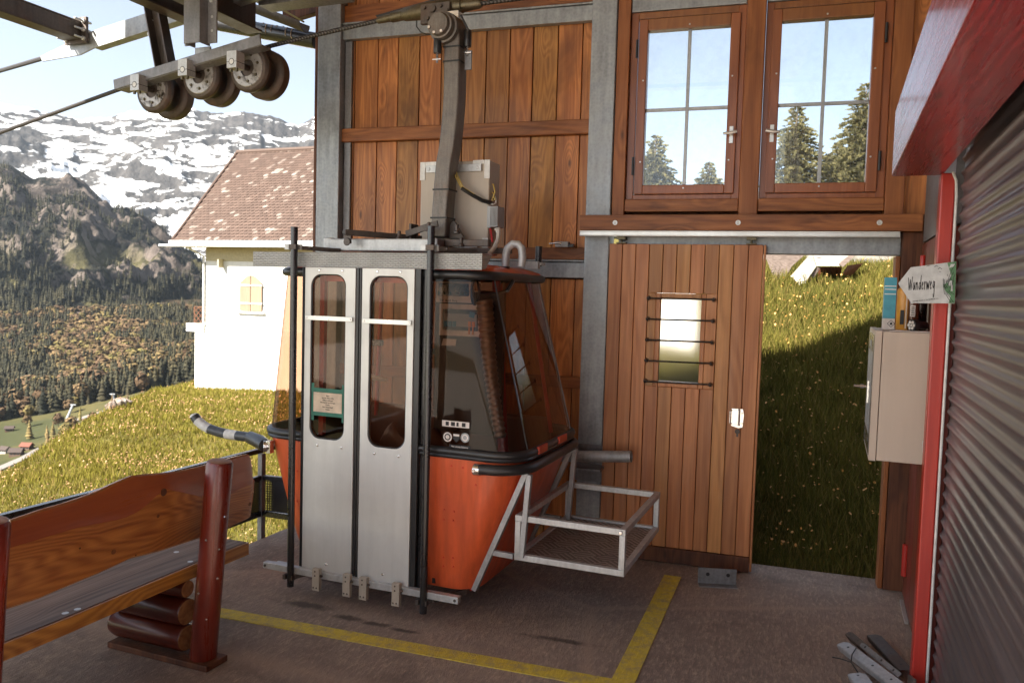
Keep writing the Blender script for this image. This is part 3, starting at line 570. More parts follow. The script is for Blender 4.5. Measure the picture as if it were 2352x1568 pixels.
b = MB(); tube(b, [onz(1912,1508,.04), onz(1935,1513,.055), onz(1955,1520,.05), onz(1972,1545,.03), onz(2000,1566,.02)], .0028, 6); tube(b, [onz(1966,1488,.07), onz(1957,1502,.07), onz(1955,1518,.055)], .0026, 6)
tag(obj('cable_tie', b, M_ZIP, None, 0, True), 'black nylon cable tie looped through the scrap steel brackets', 'cable tie')
b = MB(); prism(b, [(.375,3.45,.0),(.380,3.70,0),(.380,3.70,.10),(.375,3.45,.19)], (-.012,0,0)); tag(obj('steel_plate', b, M_STEELD, None, .002), 'grey steel plate leaning at the foot of the red post', 'plate')
# ------------------------------------------------------------------ gondola cabin
CX, CY = -2.15, 4.06
cabin = thing('gondola_cabin', (CX, CY, .03), 'small orange cable car cabin with aluminium double doors hanging beside the wooden wall', 'cable car')
DX0, DX1 = -2.632, -1.940       # doorway
def ring(x0, x1, y0, y1, r, z, n=6, doorcut=True):
    o = []
    for cx, cy, a in ((x1-r,y0+r,-90),(x1-r,y1-r,0),(x0+r,y1-r,90),(x0+r,y0+r,180)):
        for i in range(n+1):
            t = R(a+90*i/n); o.append(V((cx+r*math.cos(t), cy+r*math.sin(t), z)))
        if a == 180 and doorcut: o += [V((DX0,y0,z)), V(((DX0+DX1)/2,y0,z)), V((DX1,y0,z))]
    return o
LV = [(.13,-2.655,-1.655,3.66,4.42,.10),(.145,-2.70,-1.615,3.625,4.445,.13),(.30,-2.765,-1.558,3.605,4.47,.15),(.55,-2.845,-1.468,3.592,4.51,.16),(.80,-2.918,-1.388,3.582,4.545,.165),(.845,-2.932,-1.372,3.580,4.552,.165)]
def RG(lv, e=0.0): z,x0,x1,y0,y1,r = lv; return ring(x0+e,x1-e,y0+e,y1-e,max(r-e,.03),z)
b = MB(); loft(b, [RG(l) for l in LV], False); n = len(RG(LV[0])); b.add(RG(LV[0]), [tuple(range(n))])
b.mi = 1; loft(b, [RG(l, .018) for l in LV[1:]], False); b.add([p+V((0,0,.03)) for p in RG(LV[1], .018)], [tuple(range(n))])
b.mi = 2; byz = lambda z: float(np.interp(z, [l[0] for l in LV], [l[3] for l in LV]))
for u0, v0 in ((1022,1169),(1044,1173),(1020,1192),(1042,1194),(1017,1280),(1039,1281),(1016,1301),(1039,1302),(1066,1072),(1040,1068),(1095,1112),(690,1012),(672,1010),(686,1080),(684,1150)):
    p = ony(u0, v0, 3.60); lathe(b, (p.x,byz(p.z)+.0005,p.z), (0,-1,0), [(0,.0065),(.004,.0045)], 8)
b.mi = 3; p = ony(996,1329,3.62); lathe(b, (p.x,byz(p.z)+.0005,p.z+.02), (0,-1,0), [(0,.009),(.001,.009)], 10); bx(b, p.x-.009,p.x+.009,byz(p.z)-.0008,byz(p.z)+.004,p.z-.022,p.z+.02)
obj('body_shell', b, [M_ORANGE, M_DARKIN, M_REDROOF, M_RUB], cabin, 0, True)
G0 = (.88,-2.930,-1.376,3.584,4.55,.165); G1 = (1.735,-2.835,-1.585,3.605,4.50,.14)
def gl(t): return tuple(a+(c-a)*t for a, c in zip(G0, G1))
skip = lambda p, q: DX0-.01 < p.x < DX1+.01 and DX0-.01 < q.x < DX1+.01 and p.y < 3.7
b = MB(); loft(b, [RG(gl(t)) for t in (0,.25,.5,.75,1)], False, False, skip); obj('glazing', b, G_CAB, cabin, 0, True, ang=60)
b = MB(); tube(b, [RG(gl(t), -.004)[10] for t in (0,.33,.66,1)], .007, 6); obj('edge_trim', b, M_GALVL, cabin, 0, True); b = MB(); tube(b, [RG(gl(t), -.003)[5] for t in (0,.33,.66,1)], .0035, 6); obj('glass_seam', b, M_RUB, cabin, 0, True)
def openring(lv, e): p = RG(lv, -e); return p[-1:]+p[:-3]+p[-3:-2]       # from the right door edge round the back to the left one
b = MB(); tube(b, openring((.862,)+G0[1:], .006), .021, 10); tube(b, openring((.838,)+LV[-1][1:], .004), .012, 8)
obj('waist_seal', b, M_RUB, cabin, 0, True)
b = MB(); tube(b, openring((1.742,)+G1[1:], .008), .023, 10); obj('roof_seal', b, M_RUB, cabin, 0, True)
b = MB()
for k in (9, 19): # light strips on the end edge
    p = RG(G0)[k % n]; 
for (u0,v0,u1,v1) in ((1213,1033,1236,1024),(1273,1011,1293,1003)):
    p = onz(u0,v0,.865); q = onz(u1,v1,.865); b = MB(); beam(b, V((-1.352,p.y,.866)), V((-1.350,q.y,.868)), .014, .040); obj('red_clip', b, M_REDROOF, cabin, .003)
# roof
b = MB(); RL = [(1.752,-2.85,-1.570,3.585,4.515,.15),(1.775,-2.83,-1.585,3.60,4.50,.15),(1.80,-2.74,-1.66,3.68,4.42,.14),(1.822,-2.5,-1.90,3.80,4.30,.12)]
loft(b, [RG(l) for l in RL], False); b.add(RG(RL[-1]), [tuple(range(n))]); b.mi = 1; loft(b, [RG((1.745,)+RL[0][1:],.03)]+[RG((1.746,)+RL[0][1:],.3)]); b.add(RG((1.746,)+RL[0][1:],.3), [tuple(range(n))])
obj('roof', b, [M_REDROOF, M_DARKIN], cabin, 0, True, ang=50)
# tread plate cover with its angled return
b = MB(); a0, a1, z0, z1 = -2.953, -1.585, 1.767, 1.846
prism(b, [(a0,3.552,z0),(a1,3.552,z0),(a1,3.552,z1),(a0,3.552,z1)], (0,.004,0)); prism(b, [(a0,3.556,z1-.004),(a1,3.556,z1-.004),(a1-.01,3.66,z1-.004),(a0,3.66,z1-.004)], (0,0,.004))
prism(b, [(a1-.004,3.556,z0+.005),(a1-.004,3.556,z1-.005),(a1-.004,3.675,z1-.005),(a1-.004,3.60,z0+.005)], (.003,0,0)); obj('tread_cover', b, M_TREAD, cabin)
# doors
def door_leaf(x0, x1, z0, z1, w):
    YF = 3.545; b = MB(); hc = ((w[0]+w[1])/2, (w[2]+w[3])/2); hole = [(hc[0]+x, hc[1]+z) for x, z in rrect(w[1]-w[0], w[3]-w[2], .062, 7)]
    plate_hole(b, lambda x, z, d: V((x, YF+d, z)), x0, x1, z0, z1, hole, .028)
    b.mi = 1
    for x, z in ((x0+.09,z1-.017),(x1-.08,z1-.017),(x0+.09,w[2]-.035),(x1-.07,w[2]-.035),((x0+x1)/2,z0+.06)): lathe(b, (x,YF,z), (0,-1,0), [(0,.0085),(.004,.006)], 10)
    d = obj('door', b, [M_ALU, M_CHROME], cabin, .0025)
    b = MB(); tube(b, [V((x,YF+.008,z)) for x, z in hole], .0065, 6, False, True); obj('gasket', b, M_RUB, d, 0, True)
    b = MB(); prism(b, [V((x,YF+.014,z)) for x, z in hole], (0,.004,0)); obj('pane', b, G_DOOR, d)
    b = MB(); zc = 1.500 if x0 < -2.4 else 1.496; bx(b, x0+.012,x1-.010,YF-.012,YF-.006,zc-.012,zc+.012); b.mi = 1
    for x in (x0+.022, x1-.022): lathe(b, (x,YF-.012,zc), (0,-1,0), [(0,.006),(.003,.004)], 8); bx(b, x-.008,x+.008,YF-.006,YF,zc-.011,zc+.011)
    obj('crossbar', b, [M_ALUB, M_CHROME], d, .001)
    return d
dl = door_leaf(-2.604, -2.292, .128, 1.766, (-2.566,-2.350,.858,1.730)); dr_ = door_leaf(-2.252, -1.948, .128, 1.766, (-2.206,-1.985,.848,1.727))
b = MB(); bx(b,-2.630,-2.607,3.555,3.60,.125,1.766); obj('door_edge_seal', b, M_RUB, cabin, .004)
b = MB(); bx(b,-2.290,-2.273,3.548,3.585,.10,1.766); tube(b,[(-2.262,3.553,.10),(-2.262,3.553,1.766)],.009,8); obj('door_edge_seal', b, M_RUB, cabin, .003)
b = MB(); bx(b,-1.945,-1.915,3.550,3.60,.11,1.766); b.mi = 1; bx(b,-1.912,-1.872,3.574,3.588,.13,1.766); b.mi = 2
for k in range(13): lathe(b, (-1.893,3.574,.17+.118*k), (0,-1,0), [(0,.006),(.003,.004)], 8)
obj('door_post_trim', b, [M_RUB, M_BLACK, M_BRASS], cabin, .002)
# lower rail with brackets
zb = .118
b = MB(); bx(b, -2.842,-1.655,3.520,3.556,zb-.005,zb+.030); bx(b,-2.80,-2.72,3.556,3.60,zb+.01,zb+.02); b.mi = 1
for x in (-2.828,-1.672): lathe(b, (x,3.52,zb+.012), (0,-1,0), [(0,.009),(.006,.007)], 8)
obj('lower_rail', b, [M_GALVL, M_STEELD], cabin, .003)
for u0, v0 in ((730,1312),(800,1324),(838,1330),(913,1344)):
    p = ony(u0, v0, 3.515); b = MB(); bx(b, p.x-.022,p.x+.022,3.494,3.519,.055,.172); b.mi = 1
    for dx, dz in ((0,.045),(0,.022),(-.009,-.043),(.010,-.043)): lathe(b, (p.x+dx-.004,3.494,.113+dz), (0,-1,0), [(0,.0055),(.002,.004)], 8)
    lathe(b, (p.x+.026,3.505,.135), (1,0,0), [(-.004,.008),(.008,.006)], 8)
    obj('rail_bracket', b, [M_BRKT, M_STEELD], cabin, .0015)
# guide poles
for x, zt_, zb_ in ((-2.652,1.975,.045),(-1.842,1.975,.040)):
    b = MB(); tube(b, [(x,3.512,zb_),(x,3.512,zt_)], .0185, 16); po = obj('guide_pole', b, M_BLACK, cabin, 0, True)
    b = MB(); bx(b, x-.052,x-.020,3.497,3.512,1.855,1.885); bx(b, x-.03,x+.03,3.532,3.545,1.855,1.885); b.mi = 1; beam(b, (x+.02,3.54,1.868), (x+.16,3.70,1.862), .016, .022); bx(b,x-.020,x+.026,3.490,3.494,1.857,1.883); lathe(b,(x+.06,3.57,1.868),(0,-1,0),[(0,.008),(.01,.006)],8)
    obj('pole_clamp', b, [M_GALVL, M_STEELD], po, .0015)
    b = MB(); bx(b, x-.036,x-.019,3.49,3.53,.085,.110); bx(b, x+.019,x+.028,3.49,3.53,.085,.110); beam(b, (x+.025,3.515,.10), (x+.16,3.68,.125), .012, .022); lathe(b,(x+.05,3.53,.103),(0,-1,0),[(0,.008),(.008,.006)],8); obj('pole_clamp', b, M_STEELD, po, .001)
# bumper along the right end, bumper stub and striped horn on the left
bz = .795; BL = (bz,-2.918,-1.386,3.582,4.545,.165); rp = RG(BL, -.032)
pts = [V((-1.575,3.552,bz-.005))]+rp[0:14]; pts = [p+V((0,0,.0)) for p in pts]
b = MB(); tube(b, pts, .027, 12); obj('end_bumper', b, M_RUB, cabin, 0, True)
b = MB(); lathe(b, (-1.575,3.552,bz-.005), (-1,0,0), [(-.012,.028),(.022,.029),(.028,.02)], 16); lathe(b, (-1.588,3.524,bz-.005), (0,-1,0), [(-.004,.010),(.006,.008)], 8); obj('bumper_cap', b, M_CHROME, cabin, 0, True)
hp = [ony(u,v,3.70) for u, v in ((612,1013),(590,1008),(575,1004),(545,1000),(520,996),(500,991),(482,985),(466,976),(454,966),(447,956),(445,950))]
hp[0] = V((-2.90,3.60,hp[0].z)); hp[1] = V((-2.975,3.645,hp[1].z))
b = MB(); tube(b, hp[0:3], [.036,.040,.036], 14); obj('bumper_stub', b, M_RUB, cabin, 0, True)
b = MB(); lathe(b, (-2.862,3.588,.776), (-.8,-.6,0), [(0,.030),(.03,.034)], 16); bx(b,-2.868,-2.838,3.565,3.60,.74,.81); obj('stub_clamp', b, M_CHROME, cabin, .002)
M_HD = paint('horn_dark_tape', (.05,.058,.072), .4, .2, .3, 0, (.14,.14,.14)); b = MB()
for i, mi in ((2,0),(3,1),(4,0),(5,0),(6,1),(7,1),(8,0),(9,1)):
    b.mi = mi; tube(b, [hp[i], hp[i]*.5+hp[i+1]*.5+V((0,0,0)), hp[i+1]], [.0285,.0285,.0285] if i < 9 else [.0285,.026,.016], 14, True)
obj('horn', b, [M_HD, M_WHITE], cabin, 0, True)
# basket with tread floor on the right end
bk = [(-1.412,3.70),(-.878,3.70),(-.878,4.495),(-1.405,4.495)]; zt_, zb_ = .538, .340; w = .030
b = MB()
for z in (zt_, zb_):
    for i in range(4): p, q = V((*bk[i],z)), V((*bk[(i+1) % 4],z)); d = (q-p).normalized()*.0151; beam(b, p+d if i%2 else p-d*1.0, q-d if i%2 else q+d, w, w-.0004*(i%2))
for x, y in bk: beam(b, (x,y,zb_+w/2+.0005), (x,y,zt_-w/2-.0005), w-.001, w-.001, V((0,1,0)))
b.mi = 1; lathe(b, (-.886,3.685,.537), (0,-1,0), [(0,.012),(.008,.009)], 8)
bsk = obj('luggage_basket', b, [M_GALVL, M_CHROME], cabin, .002)
b = MB(); bx(b, -1.396,-.894,3.716,4.479,zb_-.002,zb_+.004); obj('tread_floor', b, M_TREADF, bsk)
for y in (3.685, 4.44):
    b = MB(); beam(b, (-1.372,y,.775), (-1.640,y,.135), .028, .034, V((0,1,0))); beam(b, (-1.357,y,.765), (-1.385,y,.345), .026, .030, V((0,1,0))); beam(b, (-1.545,y+.001,.345), (-1.43,y+.001,.342), .026, .026); obj('strut', b, M_GALV, bsk, .002)
b = MB()
for y in (3.703,): beam(b, (-1.392,y+.005,.765), (-1.664,y+.005,.125), .012, .045, V((0,1,0)))
obj('wood_batten', b, W_REDP, bsk, .002)
# cabin inside
b = MB(); bx(b, -2.62,-1.70,3.68,4.40,.175,.19); obj('cabin_floor', b, M_RUB, cabin)
b = MB(); bx(b, -2.82,-1.52,4.20,4.50,.60,.66); bx(b,-2.82,-1.52,4.44,4.50,.665,.93); obj('seat_bench', b, M_LEATHER, cabin, .02)
b = MB()
for x in (-2.552,-2.008):
    bx(b, x-.014,x+.014,3.625,3.655,.86,1.735)
bx(b, -2.537,-2.023,3.626,3.654,1.695,1.735); b.mi = 1
for z in (1.69,1.585): bx(b, -2.020,-1.995,3.618,3.6245,z,z+.028)
b.mi = 2
for z in (1.42,1.40): lathe(b, (-2.008,3.6249,z), (0,-1,0), [(0,.004),(.002,.003)], 8)
obj('door_frame', b, [M_REDF, M_ALUB, M_WHITE], cabin, .003)
for pts, r_ in (([(-1.63,4.0,.80),(-1.66,4.0,1.2),(-1.70,4.02,1.72)],.030),([(-1.50,4.42,.85),(-1.655,4.39,1.735)],.012),([(-2.70,4.44,.85),(-2.66,4.42,1.73)],.014)):
    b = MB(); tube(b, pts, r_, 8); obj('inner_frame_tube', b, M_REDF, cabin, 0, True)
for x, z in ((-2.48,1.35),(-2.12,1.32)):
    b = MB(); tube(b, [(x,4.02,z+.016),(x,4.02,1.72)], .011, 6); bx(b,x-.07,x+.07,4.0,4.035,z-.017,z+.017); obj('hand_grip', b, M_BLACK, cabin, .004)
yi = 3.86
b = MB(); p, q = ony(1003,640,yi+.03), ony(1150,1000,yi+.03); bx(b, p.x,q.x,yi+.03,yi+.06,.90,1.66); obj('instrument_board', b, M_DARKIN, cabin, .004)
b = MB(); p, q = ony(1003,646,yi), ony(1082,696,yi); bx(b, p.x,q.x,yi,yi+.028,q.z,p.z); b.mi = 1; bx(b, p.x+.02,q.x-.015,yi-.012,yi-.0005,p.z-.075,p.z-.012); b.mi = 2
for k, (u0, mi) in enumerate(((1011,2),(1023,2),(1036,2),(1054,3),(1064,4),(1073,4))):
    c = ony(u0, 673, yi-.002); b.mi = 5; bx(b, c.x-.011,c.x+.011,yi-.004,yi-.0005,c.z-.014,c.z+.014); b.mi = mi; lathe(b, (c.x,yi-.004,c.z), (0,-1,0), [(0,.009),(.008,.0075)], 10)
b.mi = 5; lettering(b, 'Tür  Bord  Berg', .016, ony(1030,690,yi-.001), (1,0,0), (0,0,1)); obj('control_panel', b, [M_PAPER, M_BLACK, M_TEAL, M_REDL, M_ORGL, M_INK], cabin, .001)
b = MB(); p, q = ony(1010,697,yi), ony(1103,774,yi); bx(b, p.x,q.x,yi,yi+.02,q.z,p.z); b.mi = 1; bx(b, p.x+.022,q.x-.015,yi-.006,yi-.0005,q.z+.03,p.z-.028); b.mi = 2; bx(b, p.x+.03,q.x-.02,yi-.008,yi-.0062,q.z+.05,p.z-.05)
b.mi = 3
for k in range(3): bx(b, p.x+.034+.025*k,p.x+.054+.025*k,yi-.014,yi-.0082,q.z+.048,q.z+.078)
b.mi = 4
for k in range(2): bx(b, q.x-.066+.022*k,q.x-.050+.022*k,yi-.015,yi-.0082,q.z+.052,q.z+.08); bx(b, q.x-.063+.022*k,q.x-.056+.022*k,yi-.016,yi-.0082,q.z+.012,q.z+.05)
b.mi = 3; c = V((q.x-.045,yi-.012,p.z-.055)); prism(b, [c+V((x,0,z)) for x, z in ((-.018,-.01),(.012,-.016),(.018,.012),(-.012,.018))], (0,-.002,0)); obj('fuse_box', b, [M_PAPER, M_BLACK, M_GREYBOX, M_BLUEP, M_ORGL], cabin, .001)
b = MB(); prism(b, [ony(u,v,yi+.02) for u, v in ((1018,777),(1048,779),(1046,794),(1014,793))], (0,.003,0)); obj('paper_note', b, M_PAPER, cabin)
b = MB(); N = 90; pts = []; rs = []
for k in range(N+1):
    t = k/N; u0 = 1112+38*t**.8-(8*math.sin(PI*t)); v0 = 690+315*t; pts.append(ony(u0, v0, 3.80-.02*t)); rs.append(.044-.014*t+.0045*math.sin(k*PI*.55))
tube(b, pts, rs, 14); obj('ribbed_hose', b, M_DUCT, cabin, 0, True, ang=180)
b = MB(); c = ony(1091, 672, 3.80); tube(b, [c+V((.022*math.cos(a_),0,.062*math.sin(a_))) for a_ in [2*PI*k/24 for k in range(24)]], .006, 6, False, True); obj('cable_loop', b, M_BLACK, cabin, 0, True); b = MB(); tube(b, [ony(1105,672,3.82),ony(1140,676,3.82),ony(1165,668,3.84),ony(1178,645,3.90)], .011, 8); obj('coiled_cable', b, M_BLACK, cabin, 0, True)
b = MB(); yg = 3.581-.001; p = ony(1046,974,yg); ev = V((1,0,0))
gy = lambda z: G0[3]+(G1[3]-G0[3])*(z-.88)/.855-.0012
def sticker(u0, v0, w, h, ms):
    p = ony(u0, v0, 3.583); b = MB(); bx(b, p.x-w/2,p.x+w/2,gy(p.z)-.001,gy(p.z),p.z-h/2,p.z+h/2); return p, b
p, b = sticker(1046,974,.150,.030,0); b.mi = 1
for k, wd in enumerate((.018,.022,.012,.020)): bx(b, p.x-.055+.03*k,p.x-.055+.03*k+wd,gy(p.z)-.0018,gy(p.z)-.0011,p.z-.010,p.z+.010)
obj('logo_strip', b, [M_PAPER, M_INK], cabin)
for u0, v0, m1, m2 in ((1028,1003,M_PAPER,M_INK),(1048,1005,M_INK,M_PAPER),(1068,1005,M_GREYBOX,M_PAPER)):
    p = ony(u0, v0, 3.583); b = MB(); y = gy(p.z)
    if u0 == 1048: prism(b, [V((p.x+x,y,p.z+z)) for x, z in ((-.018,.022),(.018,.022),(.018,-.006),(0,-.024),(-.018,-.006))], (0,-.001,0)); b.mi = 1; bx(b, p.x-.016,p.x+.016,y-.0018,y-.0011,p.z+.008,p.z+.018)
    else: lathe(b, (p.x,y,p.z), (0,-1,0), [(0,.024),(.001,.024)], 24); b.mi = 1; lathe(b, (p.x,y-.0011,p.z), (0,-1,0), [(0,.017),(.0006,.017)], 20); b.mi = 0; lathe(b, (p.x,y-.0018,p.z), (0,-1,0), [(0,.011),(.0006,.011)], 16)
    obj('round_sticker', b, [m1, m2], cabin)
p, b = sticker(1056,1027,.115,.022,0); b.mi = 1; lettering(b, 'Max. zulässige Belastung', .011, (p.x,gy(p.z)-.0014,p.z+.002), (1,0,0), (0,0,1), .85, 1); obj('load_label', b, [M_INK, M_PAPER], cabin)
# note taped in the left door window, rope and jacket seen through the panes
b = MB(); q0, q1 = ony(727,900,3.55), ony(804,952,3.55); cz = (q0.z+q1.z)/2; y = 3.5535
for z in (cz+.064, cz-.062): bx(b, -2.566,-2.350,y-.003,y-.001,z-.011,z+.011)
for x in (-2.556,-2.357): bx(b, x-.012,x+.012,y-.001,y,cz-.10,cz+.10)
b.mi = 1; bx(b, -2.545,-2.368,y-.004,y-.0031,cz-.052,cz+.052); b.mi = 2
for k, s_ in enumerate(('Bitte','bei der Bahn nicht','Öffnen während','Fahrbetrieb am Morgen','Danke','Ihre Mannschaft','Danke')): lettering(b, s_, .010, (-2.455,y-.0042,cz+.036-.012*k), (1,0,0), (0,0,1))
obj('taped_note', b, [M_TAPE, M_NOTE, M_INK], dl)
b = MB(); tube(b, [(-2.60,3.95,1.165),(-2.52,3.94,1.17),(-2.42,3.95,1.155),(-2.34,3.96,1.145)], [.012,.018,.016,.008], 8); obj('rope_bundle', b, M_NOTE, cabin, 0, True)
b = MB(); c = V((-2.06,3.83,.86))
for i in range(1):
    rings = []
    for k in range(13):
        t = k/12; x = -2.30+.42*t; r_ = .075*math.sin(PI*min(1,max(0,t*.9+.08)))+.02; wz = .03*math.sin(9*t)
        rings.append([V((x, 3.86+.9*r_*math.cos(a_)*(1+.2*math.sin(3*a_+4*t)), .80+wz+(r_*1.1+.03*math.sin(11*t))*math.sin(a_))) for a_ in [2*PI*j/14 for j in range(14)]])
    loft(b, rings, True)
obj('leather_jacket', b, M_LEATHER, cabin, 0, True)

# suspension gear on the roof
b = MB(); p, q = ony(757,548,3.70), ony(1000,578,3.70); bx(b, p.x,q.x-.03,3.70,3.78,q.z,p.z); b.mi = 1; bx(b, q.x-.029,q.x+.012,3.698,3.782,q.z-.004,p.z+.002); b.mi = 0; bx(b, p.x-.05,p.x-.001,3.712,3.77,q.z-.01,p.z+.006)
obj('door_drive_rail', b, [M_GALVL, M_GALVD], cabin, .006)
b = MB(); p = ony(791,533,3.62); beam(b, (p.x,3.62,p.z), (p.x+.28,3.95,p.z-.01), .03, .03); b.mi = 1; bx(b,p.x-.010,p.x+.010,3.615,3.6195,p.z-.010,p.z+.010); b.mi = 0; bx(b, p.x-.012,p.x+.03,3.635,3.645,p.z-.06,p.z-.016); lathe(b, (p.x+.01,3.632,p.z-.05), (0,-1,0), [(0,.022),(.006,.020)], 12); obj('locking_lever', b, [M_STEELD, M_RUB], cabin, .002)
b = MB(); bx(b,-2.42,-1.92,3.80,4.34,1.826,1.862); bx(b,-2.35,-1.93,3.84,4.0,1.864,1.90)
prism(b, [ony(930,530,3.84),ony(1004,506,3.84),ony(1006,520,3.84),ony(932,545,3.84)], (0,.012,0)); prism(b, [ony(930,530,3.94),ony(1020,500,3.94),ony(1022,512,3.94),ony(932,543,3.94)], (0,.012,0)); bx(b,-2.16,-2.145,3.855,3.938,1.90,2.02); prism(b, [ony(1042,505,3.98),ony(1066,548,3.98),ony(1000,548,3.98)], (0,.02,0))
bx(b, -2.0,-1.66,3.79,3.83,1.895,1.93); bx(b,-1.98,-1.62,4.0,4.03,1.87,1.90)
for u0, v0 in ((917,530),(1050,515),(1060,545),(985,510)): p = ony(u0, v0, 3.79); lathe(b, (p.x,3.79,p.z-.05), (0,0,1), [(0,.018),(.014,.018),(.016,.010),(.045,.010),(.05,.007)], 10)
obj('suspension_base', b, M_STEELD, cabin, .003)
AP = [(1005,545,42),(1009,478,37),(1017,380,38),(1026,325,36),(1034,239,40),(1036,178,42),(1037,102,42),(1036,70,40)]
rings = []
for u0, v0, wpx in AP:
    p = ony(u0, v0, 3.93); hw = .0465; rings.append([p+V((-hw,0,0)), p+V((hw,0,0)), p+V((hw,.10,0)), p+V((-hw,.10,0))])
def subd(rs, n=4):
    out = []
    for i in range(len(rs)-1):
        a0 = rs[max(i-1,0)]; a1 = rs[i]; a2 = rs[i+1]; a3 = rs[min(i+2,len(rs)-1)]
        for k in range(n):
            t = k/n; out.append([.5*((2*q1)+(q2-q0)*t+(2*q0-5*q1+4*q2-q3)*t*t+(3*q1-q0-3*q2+q3)*t**3) for q0,q1,q2,q3 in zip(a0,a1,a2,a3)])
    return out+[rs[-1]]
b = MB(); loft(b, subd(rings), True); arm = obj('hanger_arm', b, M_ARM, cabin, .010, True, 3, 50)
b = MB()
for v0, e in ((107,.003),(140,.003),(435,.003),(500,.004)):
    i = min(range(len(AP)-1), key=lambda k: 0 if AP[k][1] >= v0 >= AP[k+1][1] else 1); t = (AP[i][1]-v0)/(AP[i][1]-AP[i+1][1]); p = ony(AP[i][0]*(1-t)+AP[i+1][0]*t, v0, 3.93); h = .0465+e
    rr_ = [[p+V((-h,-e,z)), p+V((h,-e,z)), p+V((h,.10+e,z)), p+V((-h,.10+e,z))] for z in (-.004,.004)]; b = MB(); loft(b, rr_, True); obj('cable_tie', b, M_ZIP, arm)
c = ony(1017,62,3.90)
b = MB(); lathe(b, c-V((0,.06,0)), (0,1,0), [(0,.055),(.02,.062),(.022,.070),(.06,.072),(.062,.082),(.12,.086),(.19,.086),(.20,.07)], 28); b.mi = 1
for a_ in (200,250,300): lathe(b, c+V((.05*math.cos(R(a_)),-.062,.05*math.sin(R(a_)))), (0,-1,0), [(0,.010),(.008,.008)], 8)
bx(b, c.x-.02,c.x+.06,c.y+.06,c.y+.12,c.z-.02,c.z+.10); obj('pivot_hub', b, [M_ARM, M_CHROME], arm, 0, True)
GP = [(868,48,.018),(898,41,.022),(900,41,.028),(928,34,.030),(930,34,.036),(975,27,.045),(1030,18,.046),(1062,14,.040),(1064,14,.033),(1100,9,.027),(1107,8,.018)]
b = MB(); tube(b, [ony(u,v,4.05) for u, v, r_ in GP], [r_ for *_, r_ in GP], 16); p = ony(995,30,3.99); b.mi = 1; bx(b, p.x-.075,p.x+.10,3.985,4.01,p.z-.055,p.z+.05)
for dx, dz, r_ in ((0,.02,.022),(-.05,.03,.010),(.05,.03,.010),(-.03,-.03,.012),(.04,-.03,.012),(.085,0,.014)): lathe(b, (p.x+dx,3.985,p.z+dz), (0,-1,0), [(0,r_),(.012,r_*.9)], 10)
b.mi = 2; prism(b, [ony(862,36,4.06),ony(990,0,4.06),ony(1060,-10,4.06),ony(1060,10,4.06),ony(980,18,4.06),ony(870,45,4.06)], (0,.03,0)); obj('rope_grip', b, [M_BRASS, M_STEELD, M_RUB], arm, 0, True)
for u0, v0, y, h in ((1005,105,3.90,.085),(1074,90,3.985,.085)):
    p = ony(u0, v0, y); b = MB(); lathe(b, p-V((0,0,h/2)), (0,0,1), [(0,.019),(.004,.021),(h,.021),(h+.004,.018)], 14); b.mi = 1; tube(b, [p-V((0,0,h/2+.05)), p-V((0,0,h/2))], .006, 6); bx(b, p.x-.024,p.x+.026,y-.012,y-.006,p.z-h/2-.036,p.z-h/2-.030); obj('release_cylinder', b, [M_RUB, M_CHROME], arm, 0, True)
b = MB(); tube(b, [ony(u,v,3.90) for u, v in ((957,48),(957,62),(966,74),(980,80),(1001,79))], .0035, 6); obj('hydraulic_hose', b, M_RUB, arm, 0, True); b = MB(); p = ony(1058,35,3.95); tube(b, [p, p+V((.04,.02,-.08)), ony(1078,72,3.98)], .006, 6); obj('hydraulic_hose', b, M_RUB, arm, 0, True)
b = MB(); p, q = ony(1069,118,3.99), ony(1083,160,3.99); bx(b, p.x,q.x,3.985,3.995,q.z,p.z); obj('number_plate', b, M_GALVD, arm)
# electric boxes and hoses
p, q = ony(967,374,4.09), ony(1120,567,4.09); b = MB(); bx(b, p.x,q.x,4.09,4.24,1.868,p.z); eb = obj('control_box', b, M_BEIGE, cabin, .008)
b = MB(); z1 = p.z
for x0, x1, za, zc in ((p.x-.002,p.x+.03,z1-.10,z1+.002),(p.x+.031,p.x+.10,z1-.03,z1+.002),(q.x-.03,q.x+.003,z1-.10,z1+.002),(q.x-.10,q.x-.031,z1-.02,z1+.002),(q.x-.032,q.x+.003,1.87,1.96),(q.x-.11,q.x-.033,1.87,1.895)): b = MB(); bx(b, x0,x1,4.084,4.0895,za,zc); obj('corner_fitting', b, M_WHITE, eb, .001)
b = MB(); b.mi = 1; bx(b, p.x+.04,q.x-.045,4.074,4.0835,z1-.06,z1-.02)
for x in (p.x+.06,q.x-.07): lathe(b, (x,4.074,z1-.04), (0,-1,0), [(0,.010),(.004,.008)], 8)
obj('mounting_strap', b, [M_WHITE, M_GALVL], eb, .001); b = MB(); bx(b, -1.95,q.x-.05,4.06,4.083,1.905,1.935); obj('mounting_strap', b, [M_WHITE, M_GALVL], eb, .001)
b = MB(); c = ony(1040,430,4.02); s0 = ony(1042,378,4.05)
pts = [s0, ony(1046,405,4.0), ony(1060,432,4.0), ony(1085,448,4.02), ony(1108,461,4.06), ony(1128,466,4.10)]; tube(b, pts[:1]+[ony(1043,392,4.0)]+pts[1:4], .004, 6); tube(b, [p+V((.01,0,.004)) for p in pts[:4]], .0035, 6); b.mi = 2
tube(b, pts[2:], .011, 8); b.mi = 0
for v0 in (421,440): tube(b, [ony(1121,v0,4.15), ony(1133,v0+3,4.13), ony(1137,v0+20,4.12), ony(1130,460,4.12)], .0045, 6)
b.mi = 1; tube(b, [ony(1112,462,4.08), ony(1132,470,4.10), ony(1140,466,4.12), ony(1137,452,4.13)], .0045, 6); b.mi = 2
